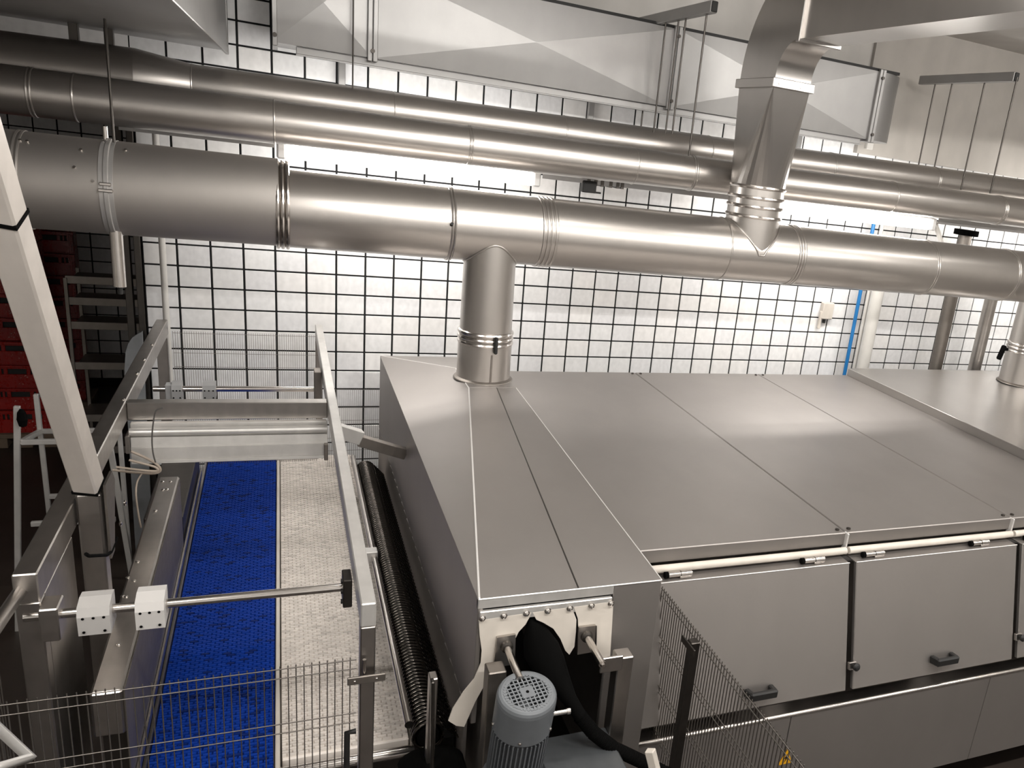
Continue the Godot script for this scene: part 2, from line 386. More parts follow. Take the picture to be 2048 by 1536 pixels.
func bead(t: Node3D, called: String, x: float, line: Array, z: float, r: float, n_: int, w: float, h: float, mt: Material) -> MeshInstance3D:
	var m := MB.new()
	for k in n_: ring(m, Vector3(x + (k - (n_ - 1) * 0.5) * w, pipe_y(line, x), z), Vector3.RIGHT, r, w, h)
	return part(t, called, m, mt)
func saddle(t: Node3D, c: Vector3, rb: float, zm: float, ym: float, rm: float, up: float, mt: Material) -> void:   # welded seam where a branch meets the main pipe
	var m := MB.new(); var pts := []
	for k in 64:
		var a := TAU * k / 64.0; var x := c.x + (rb + 0.003) * cos(a); var z := c.z + (rb + 0.003) * sin(a)
		pts.append(Vector3(x, ym + up * sqrt(maxf(0.0, rm * rm - (z - zm) * (z - zm))), z))
	m.path(pts, 0.007, 6, true); part(t, "weld_seam", m, mt)
const MZ := 1.35
const ML := [2.705, -0.0064]   # height of the main pipe's axis at x
func pipes() -> void:
	# --- main pipe
	var xs := func(px: float, py: float) -> float: return on_z(px, py, MZ + 0.19).x
	var cl: float = xs.call(565, 405)
	var t := thing("exhaust_main_pipe", "thick stainless exhaust pipe running the whole length above the hoods", "pipe", Vector3(2.5, 2.45, MZ))
	var left_line := [2.731, 0.0]
	var lx: float = xs.call(215, 380); var l0: float = xs.call(32, 360)
	run_pipe(t, [-3.9, l0, lx, cl - 0.02], left_line, MZ, 0.2335, mats.pipe_matt)
	var c1: float = xs.call(908, 440); var c2: float = xs.call(1102, 455); var c3: float = xs.call(1462, 500); var c4: float = xs.call(1603, 515); var c5: float = xs.call(1874, 540); var c6: float = xs.call(2036, 555)
	run_pipe(t, [cl - 0.02, c1, c2, c3, c4, c5, c6, 8.9], ML, MZ, 0.211, mats.steel_pipe)
	bead(t, "pipe_clamp", cl, [2.72, 0.0], MZ, 0.231, 3, 0.024, 0.010, mats.steel_bright)
	bead(t, "joint_ring", c1, ML, MZ, 0.212, 2, 0.017, 0.009, mats.steel_pipe)
	bead(t, "joint_ring", c2, ML, MZ, 0.212, 4, 0.026, 0.007, mats.steel_pipe)
	bead(t, "joint_ring", c3, ML, MZ, 0.212, 1, 0.015, 0.005, mats.steel_pipe)
	bead(t, "joint_ring", c4, ML, MZ, 0.212, 3, 0.022, 0.006, mats.steel_pipe)
	bead(t, "joint_ring", c5, ML, MZ, 0.212, 2, 0.018, 0.005, mats.steel_pipe)
	bead(t, "joint_ring", c6, ML, MZ, 0.212, 2, 0.018, 0.005, mats.steel_pipe)
	bead(t, "joint_ring", l0, left_line, MZ, 0.233, 2, 0.02, 0.006, mats.pipe_matt)
	var cw := MB.new(); cw.lathe(Vector3(lx - 0.03, 2.731, MZ), Vector3.RIGHT, [Vector2(0.23, 0), Vector2(0.2375, 0.0), Vector2(0.2375, 0.018), Vector2(0.2435, 0.022), Vector2(0.2435, 0.038), Vector2(0.2375, 0.042), Vector2(0.2375, 0.06), Vector2(0.23, 0.06)], 64)
	var strap := part(t, "pipe_strap", cw, mats.strap, "bright strap clamped round the dull end of the pipe")
	var lk := MB.new(); var lq := on_z(220, 382, MZ + 0.245)
	lk.box(Vector3(lx, lq.y, MZ + 0.242), Vector3(0.062, 0.016, 0.02), Basis(), 0.003); lk.box(Vector3(lx, lq.y + 0.03, MZ + 0.24), Vector3(0.05, 0.016, 0.014), Basis(), 0.003); part(strap, "strap_lock", lk, mats.steel_bright)
	var sc := MB.new(); var sq := on_z(903, 450, MZ + 0.215); sc.tube(sq, sq + Vector3(0, 0.01, 0.02), 0.009, 10); part(t, "ring_screw", sc, mats.black)
	saddle(t, Vector3(1.165, 0, MZ + 0.035), 0.156, MZ, pipe_y(ML, 1.165), 0.212, -1.0, mats.steel_pipe)
	saddle(t, Vector3(2.985, 0, MZ + 0.018), 0.192, MZ, pipe_y(ML, 2.985), 0.212, 1.0, mats.steel_pipe)
	for q in [[195, 287], [245, 303], [156, 302], [148, 335], [187, 362], [45, 285], [30, 283]]:
		var rv := MB.new(); var p := on_z(q[0], q[1], MZ + 0.22); var d := Vector3(0, p.y - 2.731, 0); var zz := sqrt(maxf(0.0, 0.2335 * 0.2335 - d.y * d.y))
		var nn := Vector3(0, d.y, zz).normalized(); rv.tube(Vector3(p.x, 2.731, MZ) + nn * 0.230, Vector3(p.x, 2.731, MZ) + nn * 0.241, 0.0065, 8); part(t, "rivet", rv, mats.steel_bright)
	# --- branch down to the first hood
	branch("exhaust_branch_pipe", "short vertical stainless pipe from the main pipe down to the long sloped hood", 1.165, 1.745, 0.156, 0.168, on_z(985, 690, MZ + 0.2).y)
	# --- branch down to the far hood
	var bx: float = on_z(2046, 700, MZ).x
	var far := branch("exhaust_branch_pipe", "vertical stainless pipe with a black toggle going down to the bright far hood", bx, 1.74, 0.156, 0.168, on_z(2030, 705, MZ + 0.15).y)
	var hb := MB.new(); var hp0 := on_z(2003, 705, MZ + 0.1); hb.box(hp0, Vector3(0.03, 0.13, 0.05), Basis(Vector3(0, 0, 1), -0.25), 0.01); hb.box(hp0 + Vector3(0.03, 0.03, 0), Vector3(0.06, 0.025, 0.03), Basis(), 0.004); part(far, "toggle_lever", hb, mats.rubber)
	# --- two slimmer pipes higher up
	var z2 := 1.0; var p2 := [3.147, 0.0052]
	t = thing("supply_pipe", "slim shiny pipe running parallel above the lit lamps", "pipe", Vector3(2.5, 3.02, z2))
	var x2 := func(px: float, py: float) -> float: return on_z(px, py, z2 + 0.1).x
	var k2 := []
	for q in [[57, 190], [145, 200], [548, 240], [943, 290], [1277, 325], [1393, 340], [1795, 395], [2010, 425]]: k2.append(x2.call(q[0], q[1]))
	run_pipe(t, [-3.9] + k2 + [8.9], p2, z2, 0.1195, mats.steel_pipe)
	for k in k2.size(): bead(t, "joint_ring", k2[k], p2, z2, 0.1195, [2, 1, 1, 2, 1, 2, 1, 3][k], 0.015, 0.005, mats.steel_pipe)
	var z3 := 0.6; var p3 := [3.288, 0.0105]
	t = thing("supply_pipe", "slim pipe nearest the tiled wall, half hidden behind its twin", "pipe", Vector3(2.5, 3.17, z3))
	var x3 := func(px: float, py: float) -> float: return on_z(px, py, z3 + 0.1).x
	var k3 := []
	for q in [[382, 155], [790, 205], [1135, 245], [1427, 285], [1672, 330], [1880, 355]]: k3.append(x3.call(q[0], q[1]))
	run_pipe(t, k3 + [8.9], p3, z3, 0.1195, mats.steel_pipe)
	for k in k3.size(): bead(t, "joint_ring", k3[k], p3, z3, 0.1195, 1 if k < 4 else 2, 0.014, 0.004, mats.steel_pipe)
	var cone := MB.new(); cone.lathe(Vector3(-3.9, 3.22, z3), Vector3(k3[0] + 3.9, pipe_y(p3, k3[0]) - 3.22, 0), [Vector2(0, 0), Vector2(0.155, 0), Vector2(0.165, 0.92), Vector2(0.121, 1), Vector2(0, 1)], 48, true); part(t, "reducer", cone, mats.steel_pipe)
	# --- polished tube and hanging rod at the strap
	var ca := on_z(236, 462, MZ + 0.1); var cb := on_z(240, 573, MZ + 0.1)
	t = thing("drop_tube", "short polished tube hanging below the strap of the main pipe", "pipe", cb)
	var m := MB.new(); m.tube(Vector3(cb.x, cb.y, cb.z), Vector3(cb.x, ca.y + 0.06, cb.z), 0.029, 24); part(t, "tube_body", m, mats.steel_bright)
	m = MB.new(); m.tube(cb, cb - Vector3(0, 0.04, 0), 0.011, 12); part(t, "tube_tip", m, mats.black)
	m = MB.new(); var ra := on_z(228, 285, MZ + 0.12); m.tube(ra, Vector3(ra.x, 3.62, ra.z), 0.0065, 8); solo("hanger_rod", m, mats.steel_dark, "thin threaded rod from the plenum down to the strapped main pipe", "rod")
	m = MB.new(); var rb := on_z(212, 284, MZ); m.tube(Vector3(rb.x, 2.94, MZ), Vector3(rb.x, 3.03, MZ), 0.012, 12); solo("drain_stub", m, mats.steel_bright, "short stub standing on the main pipe beside its strap", "pipe fitting")
func branch(called: String, label: String, x: float, foot: float, r: float, r_low: float, clamp_y: float) -> Node3D:
	var zc := MZ + 0.035; var ym := pipe_y(ML, x)
	var t := thing(called, label, "pipe", Vector3(x, foot, zc))
	var m := MB.new(); m.lathe(Vector3(x, clamp_y, zc), Vector3.UP, [Vector2(r_low * 0.965, 0), Vector2(r, ym - clamp_y - 0.02)], 48); part(t, "pipe_body", m, mats.steel_pipe)
	m = MB.new(); m.lathe(Vector3(x, foot, zc), Vector3.UP, [Vector2(r_low, 0), Vector2(r_low, clamp_y - foot)], 48); part(t, "collar", m, mats.steel_pipe)
	m = MB.new()
	for k in 3: ring(m, Vector3(x, clamp_y + 0.05 - k * 0.032, zc), Vector3.UP, r_low * 0.985, 0.028, 0.010)
	var cl := part(t, "pipe_clamp", m, mats.steel_bright)
	m = MB.new(); m.box(Vector3(x + 0.028, clamp_y + 0.0, zc + r_low + 0.014), Vector3(0.022, 0.11, 0.022), Basis(), 0.006); part(cl, "clamp_toggle", m, mats.black)
	m = MB.new(); m.box(Vector3(x + 0.01, (foot + clamp_y) * 0.5 - 0.03, zc + r_low), Vector3(0.012, clamp_y - foot - 0.07, 0.006), Basis(), 0.002); part(t, "seam_strip", m, mats.steel_dull)
	m = MB.new(); m.lathe(Vector3(x, foot, zc), Vector3.UP, [Vector2(r_low + 0.02, 0), Vector2(r_low + 0.016, 0.006), Vector2(r_low, 0.016)], 48); part(t, "foot_flange", m, mats.steel_dull)
	return t

# ================================================================ sheet metal ducts
func ducts() -> void:
	# --- long rectangular duct under the ceiling, with cross-broken panels
	var y0 := 3.595; var y1 := 4.12; var zf := 0.60; var zb := 0.12
	var t := thing("rectangular_duct", "long rectangular galvanised duct with creased panels along the tiled wall", "duct", Vector3(2.3, y0, 0.36))
	var xs := [-0.03, 0.533, 2.583, 4.41]
	for k in 3:
		var m := MB.new(); var a: float = xs[k]; var b: float = xs[k + 1]; var ins := Vector3((a + b) * 0.5, (y0 + y1) * 0.5, 0.3)
		var q := [Vector3(a, y0, zf), Vector3(b, y0, zf), Vector3(b, y1, zf), Vector3(a, y1, zf)]; var apex := Vector3((a + b) * 0.5, (y0 + y1) * 0.5, zf + 0.034)
		for i in 4: m.poly([q[i], q[(i + 1) % 4], apex], ins)
		m.poly([Vector3(a, y0, zb), Vector3(b, y0, zb), Vector3(b, y0, zf), Vector3(a, y0, zf)], ins); m.poly([Vector3(a, y1, zb), Vector3(b, y1, zb), Vector3(b, y1, zf), Vector3(a, y1, zf)], ins)
		m.poly([Vector3(a, y0, zb), Vector3(b, y0, zb), Vector3(b, y1, zb), Vector3(a, y1, zb)], ins)
		if k == 0: m.poly([Vector3(a, y0, zb), Vector3(a, y0, zf), Vector3(a, y1, zf), Vector3(a, y1, zb)], ins)
		part(t, "duct_panel", m, mats.galvanised)
	for k in 4:
		var x: float = xs[k]; var m := MB.new()
		for s in ([-0.016, 0.016] if k > 0 else [0.014]):
			m.span(Vector3(x + s - 0.014, y0 - 0.02, zf - 0.002), Vector3(x + s + 0.014, y1 + 0.015, zf + 0.026), 0.003); m.span(Vector3(x + s - 0.014, y0 - 0.02, zb), Vector3(x + s + 0.014, y0 - 0.001, zf), 0.003)
		var fl := part(t, "joint_flange", m, mats.galvanised)
		for yy in [y0 + 0.04, y1 - 0.05]:
			var bm := MB.new(); bm.tube(Vector3(x + (0.0 if k > 0 else 0.014), yy, zf + 0.024), Vector3(x + (0.0 if k > 0 else 0.014), yy, zf + 0.04), 0.013, 8); part(fl, "flange_bolt", bm, mats.steel_dark)
	var e := MB.new(); var cs := []
	for k in 13:
		var w := PI * 0.5 * k / 12.0; cs.append(Vector2(4.42 + 0.36 * sin(w), zf - 0.36 * (1.0 - cos(w))))
	for k in 12:
		var p: Vector2 = cs[k]; var q: Vector2 = cs[k + 1]; var n0 := Vector3(p.x - 4.42, 0, p.y - (zf - 0.36)).normalized(); var n1 := Vector3(q.x - 4.42, 0, q.y - (zf - 0.36)).normalized()
		e.tri(Vector3(p.x, y0, p.y), Vector3(q.x, y0, q.y), Vector3(q.x, y1, q.y), n0, n1, n1); e.tri(Vector3(p.x, y0, p.y), Vector3(q.x, y1, q.y), Vector3(p.x, y1, p.y), n0, n1, n0)
		e.poly([Vector3(p.x, y0, p.y), Vector3(q.x, y0, q.y), Vector3(4.42, y0, zb)], Vector3(4.5, y1, 0.3)); e.poly([Vector3(p.x, y1, p.y), Vector3(q.x, y1, q.y), Vector3(4.42, y1, zb)], Vector3(4.5, y0, 0.3))
	e.span(Vector3(4.75, y0, 0.02), Vector3(4.78, y1, 0.24)); part(t, "end_bend", e, mats.galvanised)
	var gap := MB.new(); gap.span(Vector3(-0.03, y1, zb), Vector3(4.6, y1 + 0.022, zf - 0.01)); part(t, "top_shade_strip", gap, mats.black)  # black strip painting the shadow gap above the duct
	var rail := MB.new(); rail.span(Vector3(0.1, y0 - 0.045, 0.52), Vector3(4.35, y0 - 0.003, 0.565), 0.003); rail.span(Vector3(0.1, y0 - 0.05, 0.50), Vector3(4.35, y0 - 0.045, 0.585)); part(t, "support_rail", rail, mats.galvanised)
	# --- plenum at the store side
	t = thing("duct_plenum", "big galvanised plenum box hanging over the store opening", "duct", Vector3(-2.1, 3.52, 2.1))
	var m2 := MB.new(); m2.span(Vector3(-3.95, 3.525, 0.1), Vector3(-0.292, 4.25, 4.2), 0.003); part(t, "box_body", m2, mats.galvanised)
	m2 = MB.new(); m2.span(Vector3(-0.305, 3.505, 0.08), Vector3(-0.285, 3.545, 4.2), 0.003); m2.span(Vector3(-0.305, 3.505, 0.08), Vector3(-0.285, 4.25, 0.12), 0.003); part(t, "edge_frame", m2, mats.galvanised)
	for q in [[147, 60, "away from"], [217, 60, "beside"]]:
		var p := on_z(q[0], q[1], 0.55); m2 = MB.new(); m2.span(Vector3(p.x - 0.022, 3.33, 0.52), Vector3(p.x + 0.022, 3.53, 0.57), 0.003); solo("plenum_strut", m2, mats.steel_dark, "short dark strut between plenum and pipe, " + q[2] + " the threaded hanger rod", "strut", "plenum struts")
	# --- offset duct: round neck, square-to-round piece, elbow and the run over the platform
	var X0 := 2.79; var X1 := 3.055; var Z0 := 1.26; var Z1 := 1.72; var yf := 3.75; var yn := 3.135; var cn := Vector3(2.985, 0, MZ + 0.018); var rn := 0.19
	t = thing("elbow_duct", "stainless duct rising from the main pipe and bending over into a box duct", "duct", Vector3(cn.x, 2.8, cn.z))
	var m := MB.new(); m.lathe(Vector3(cn.x, 2.70, cn.z), Vector3.UP, [Vector2(rn, 0), Vector2(rn, yn - 2.70)], 48); part(t, "neck", m, mats.steel_pipe)
	m = MB.new()
	for y in [yn - 0.006, yn - 0.075, yn - 0.135, yn - 0.20]: ring(m, Vector3(cn.x, y, cn.z), Vector3.UP, rn, 0.028, 0.011)
	var cl := part(t, "neck_clamp", m, mats.steel_bright)
	m = MB.new(); var tq := on_z(1548, 385, MZ + 0.2); m.box(Vector3(tq.x, yn - 0.09, cn.z + 0.155), Vector3(0.035, 0.19, 0.03), Basis(Vector3.UP, 0.7), 0.006); part(cl, "clamp_toggle", m, mats.steel_dark)
	m = MB.new(); var co := [Vector3(X1, yf, Z1), Vector3(X0, yf, Z1), Vector3(X0, yf, Z0), Vector3(X1, yf, Z0)]; var ins := Vector3(cn.x, (yf + yn) * 0.5, cn.z)
	for k in 4:
		var a0 := PI * 0.5 * k; var prev := cn + Vector3(cos(a0) * rn, yn, sin(a0) * rn)
		for i in 8:
			var a1 := a0 + PI * 0.5 * (i + 1) / 8.0; var nx := cn + Vector3(cos(a1) * rn, yn, sin(a1) * rn)
			m.poly([co[k], prev, nx], ins); prev = nx
		m.poly([co[k], co[(k + 1) % 4], prev], ins)
	part(t, "square_to_round", m, mats.duct_sheet)
	m = MB.new(); m.span(Vector3(X0 - 0.022, yf - 0.006, Z0 - 0.022), Vector3(X1 + 0.022, yf + 0.05, Z1 + 0.022), 0.004); part(t, "elbow_flange", m, mats.duct_sheet)
	for x in [X0 + 0.035, (X0 + X1) * 0.5 + 0.06]:
		var bm := MB.new(); bm.tube(Vector3(x, yf + 0.022, Z1 + 0.02), Vector3(x, yf + 0.022, Z1 + 0.026), 0.017, 16); part(t, "flange_bolt", bm, mats.steel_bright)
	m = MB.new(); var yc := yf + 0.05; var ri := 0.21; var ro := ri + (Z1 - Z0); var zc := Z1 + ri; var seg := 20
	for k in seg:
		var a := PI * 0.5 * k / seg; var b := PI * 0.5 * (k + 1) / seg
		var f := func(r: float, w: float, x: float) -> Vector3: return Vector3(x, yc + r * sin(w), zc - r * cos(w))
		for s in [[ri, -1.0], [ro, 1.0]]:
			var na: Vector3 = Vector3(0, sin(a), -cos(a)) * s[1]; var nb: Vector3 = Vector3(0, sin(b), -cos(b)) * s[1]
			m.tri(f.call(s[0], a, X0), f.call(s[0], b, X0), f.call(s[0], b, X1), na, nb, nb); m.tri(f.call(s[0], a, X0), f.call(s[0], b, X1), f.call(s[0], a, X1), na, nb, na)
		for x in [[X0, Vector3.LEFT], [X1, Vector3.RIGHT]]:
			m.tri(f.call(ri, a, x[0]), f.call(ro, a, x[0]), f.call(ro, b, x[0]), x[1], x[1], x[1]); m.tri(f.call(ri, a, x[0]), f.call(ro, b, x[0]), f.call(ri, b, x[0]), x[1], x[1], x[1])
	part(t, "elbow", m, mats.duct_sheet)
	m = MB.new(); m.span(Vector3(X0, yc + ri, zc + 0.03), Vector3(X1, yc + ro, 8.0)); part(t, "box_run", m, mats.duct_sheet)
	m = MB.new(); m.span(Vector3(X0 - 0.02, yc + ri - 0.02, zc - 0.005), Vector3(X1 + 0.02, yc + ro + 0.02, zc + 0.035), 0.004); part(t, "elbow_flange", m, mats.duct_sheet)
	m = MB.new(); m.span(Vector3(X0 - 0.003, yf - 0.5, Z0 + 0.2), Vector3(X0 + 0.0, yf - 0.49, Z0 + 0.21)); 
	m = MB.new(); var hq := on_z(706, 90, 0.66); m.tube(Vector3(hq.x, 3.39, 0.66), Vector3(hq.x, 4.6, 0.66), 0.005, 8); solo("hanger_rod", m, mats.steel_dark, "thin rod hanging in front of the long duct's first joint", "rod")
	# --- wall brackets with hanging rods
	pipe_bracket(2.435, 0.05, 1.46, [[1303, 60, 3.38], [1331, 52, 3.40], [1356, 52, 3.40], [1371, 45, 3.40], [1413, 32, 3.27]], "cantilever bracket with thin rods over the creased duct panel joint")
	pipe_bracket(5.06, 0.30, 1.40, [[1869, 176, 3.46], [1903, 174, 3.46], [1968, 172, 3.30], [2031, 170, 3.30]], "cantilever bracket with thin rods in front of the plain bulkhead")
func pipe_bracket(x: float, z0: float, z1: float, rods: Array, label: String) -> void:
	var y := 4.16
	var t := thing("pipe_bracket", label, "bracket", Vector3(x, y, z0))
	var m := MB.new(); m.span(Vector3(x - 0.024, y - 0.035, z0), Vector3(x + 0.024, y + 0.035, z1), 0.004); part(t, "arm", m, mats.galvanised)
	m = MB.new(); m.span(Vector3(x - 0.02, y - 0.03, z1), Vector3(x + 0.02, y + 0.03, z1 + 0.012), 0.003); part(t, "end_cap", m, mats.black)
	for r in rods:
		var p := on_x(r[0], r[1], x); m = MB.new(); m.tube(Vector3(x, r[2], p.z), Vector3(x, y, p.z), 0.0065, 8); part(t, "threaded_rod", m, mats.steel_dark)

# ================================================================ oven
func on_door(px: float, py: float) -> Vector3:
	var n := Vector3(0, 0.175, 0.647).normalized(); var d := ray(px, py); return EYE + d * ((Vector3(0, 1.457, 3.64) - EYE).dot(n) / d.dot(n))
func oven() -> void:
	var t := thing("tunnel_oven", "long stainless oven with lift-up doors along its side and flat roof sheets", "oven", Vector3(4.0, 0.0, 2.2))
	var m := MB.new(); m.span(Vector3(1.36, 0.25, 0.62), Vector3(8.6, 1.495, 3.42)); part(t, "core", m, mats.steel_sheet)
	var xs := [1.345, 2.556, 3.70, 4.845, 5.99, 7.135]
	var nrm := Vector3(0, 0.175, 0.647).normalized(); var dn := Vector3(0, -0.647, 0.175).normalized()
	for k in 5:
		var a: float = xs[k]; var b: float = xs[k + 1]
		if k < 3:
			m = MB.new(); m.span(Vector3(a + 0.003, 1.50, 0.6), Vector3(b - (0.003 if k < 2 else 0.195), 1.57, 3.535), 0.004); var rp := part(t, "roof_sheet", m, mats.steel_sheet)
			for q in [Vector3(a + 0.035, 1.57, 3.50), Vector3(b - 0.035, 1.57, 3.50), Vector3(a + 0.035, 1.57, 0.64), Vector3(b - 0.035, 1.57, 0.64)]:
				var bm := MB.new(); bm.lathe(q, Vector3.UP, [Vector2(0.011, 0), Vector2(0.011, 0.008), Vector2(0, 0.011)], 8); part(rp, "sheet_bolt", bm, mats.steel_dark)
		m = MB.new(); m.tube(Vector3(a + 0.006, 1.487, 3.568), Vector3(b - 0.012, 1.487, 3.568), 0.0185, 20); part(t, "hinge_rod", m, mats.plastic_white, "white rod along the door hinges")
		m = MB.new(); m.span(Vector3(a - 0.005, 1.46, 3.52), Vector3(a + 0.005, 1.571, 3.555), 0.002); part(t, "bay_divider", m, mats.edge_bright)
		# the door: a sheet leaning in at the top, with folded edges
		var d0 := a + 0.012; var d1 := b - 0.030
		m = MB.new(); var top := Vector3(0, 1.457, 3.64); var h := 0.652
		m.box(Vector3((d0 + d1) * 0.5, top.y, top.z) + dn * h * 0.5 - nrm * 0.0125, Vector3(d1 - d0, h, 0.025), Basis(Vector3.RIGHT, -dn, nrm), 0.004)
		m.span(Vector3(d0, 1.449, 3.53), Vector3(d1, 1.455, 3.637)); var dr := part(t, "door", m, mats.steel_sheet)
		m = MB.new(); m.bar(Vector3(d0, 1.4575, 3.640), Vector3(d1, 1.4575, 3.640), 0.006, 0.004, Vector3.UP, 0.001); part(dr, "edge_glint", m, mats.edge_bright)  # lighter bar painting the glint along the door fold
		if k < 2:
			var hp := [on_door(1516, 1385), on_door(1881, 1318)][k] as Vector3; m = MB.new()
			for s in [-0.066, 0.066]: m.bar(hp + Vector3(s, 0.012, 0) - nrm * 0.002, hp + Vector3(s * 0.93, 0.006, 0) + nrm * 0.05, 0.026, 0.042, Vector3.UP, 0.005)
			m.bar(hp + Vector3(-0.074, 0.006, 0) + nrm * 0.05, hp + Vector3(0.074, 0.006, 0) + nrm * 0.05, 0.026, 0.044, Vector3.UP, 0.007); part(dr, "handle", m, mats.black)
		for s in ([0.13, 0.90] if k == 0 else [0.13, 0.86]):
			var hx: float = a + s; var hm := MB.new(); var hc := Vector3(hx, 1.475, 3.605)
			if k == 0: hc.x = [on_door(1364, 1140).x, on_door(1634, 1110).x][0 if s < 0.5 else 1]
			elif k == 1: hc.x = [on_door(1755, 1100).x, on_door(1968, 1078).x][0 if s < 0.5 else 1]
			hm.tube(hc - Vector3(0.055, 0, 0), hc + Vector3(0.004, 0, 0), 0.0135, 14); hm.tube(hc + Vector3(0.006, 0, 0), hc + Vector3(0.06, 0, 0), 0.0165, 14); hm.box(hc + Vector3(0.03, -0.012, -0.01), Vector3(0.058, 0.012, 0.05), Basis(), 0.002)
			var hg := part(dr, "hinge", hm, mats.steel_bright)
			hm = MB.new(); hm.tube(hc - Vector3(0.072, 0, 0), hc - Vector3(0.055, 0, 0), 0.015, 14); part(hg, "hinge_plug", hm, mats.rubber)
		if k < 4:
			var lp := on_door(1709, 1328); lp.x = b - 0.006; var lm := MB.new()
			lm.box(lp + nrm * 0.012, Vector3(0.045, 0.04, 0.02), Basis(Vector3.RIGHT, -dn, nrm), 0.003); var la := part(t, "latch", lm, mats.steel_tube)
			lm = MB.new(); lm.lathe(lp + nrm * 0.02 + Vector3(0.006, 0, 0), nrm, [Vector2(0.008, 0), Vector2(0.008, 0.014), Vector2(0.019, 0.014), Vector2(0.021, 0.024), Vector2(0.012, 0.034), Vector2(0, 0.036)], 10); part(la, "latch_knob", lm, mats.black)
	# lip and base panels
	m = MB.new(); m.path([Vector3(1.335, 0.786, 3.852), Vector3(8.6, 0.786, 3.852)], 0.011, 12); m.span(Vector3(1.335, 0.772, 3.76), Vector3(8.6, 0.780, 3.852)); part(t, "base_lip", m, mats.steel_bright)
	var px := [1.335, 2.185, 3.483, 4.78, 6.08, 7.4, 8.6]
	for k in 6:
		m = MB.new(); m.span(Vector3(px[k] + 0.002, 0.225, 3.835), Vector3(px[k + 1] - 0.002, 0.775, 3.855), 0.002); part(t, "base_panel", m, mats.steel_sheet)
	for x in [1.5, 3.2, 4.9, 6.6, 8.3]:
		for z in [0.8, 3.7]:
			m = MB.new(); m.span(Vector3(x - 0.04, 0.0, z - 0.04), Vector3(x + 0.04, 0.26, z + 0.04), 0.004); part(t, "leg", m, mats.steel_tube)
	# warning plate on the base
	var wc := on_z(1572, 1514, 3.857); m = MB.new()
	m.prism([wc + Vector3(-0.042, -0.04, 0), wc + Vector3(0.042, -0.04, 0), wc + Vector3(0, 0.045, 0)], Vector3(0, 0, 0.002))
	var ws := solo("warning_sign", m, mats.sign_yellow, "small yellow warning triangle stuck on the oven's base panel", "sign")
	m = MB.new(); m.prism([wc + Vector3(0.006, 0.022, 0.002), wc + Vector3(-0.012, -0.008, 0.002), wc + Vector3(-0.002, -0.006, 0.002), wc + Vector3(-0.008, -0.030, 0.002), wc + Vector3(0.012, 0.002, 0.002), wc + Vector3(0.002, 0.0, 0.002)], Vector3(0, 0, 0.001))
	var bolt := inst(ws, "bolt_mark", m.mesh(), mats.black, -ws.position); bolt.set_meta("label", "black flash mark")

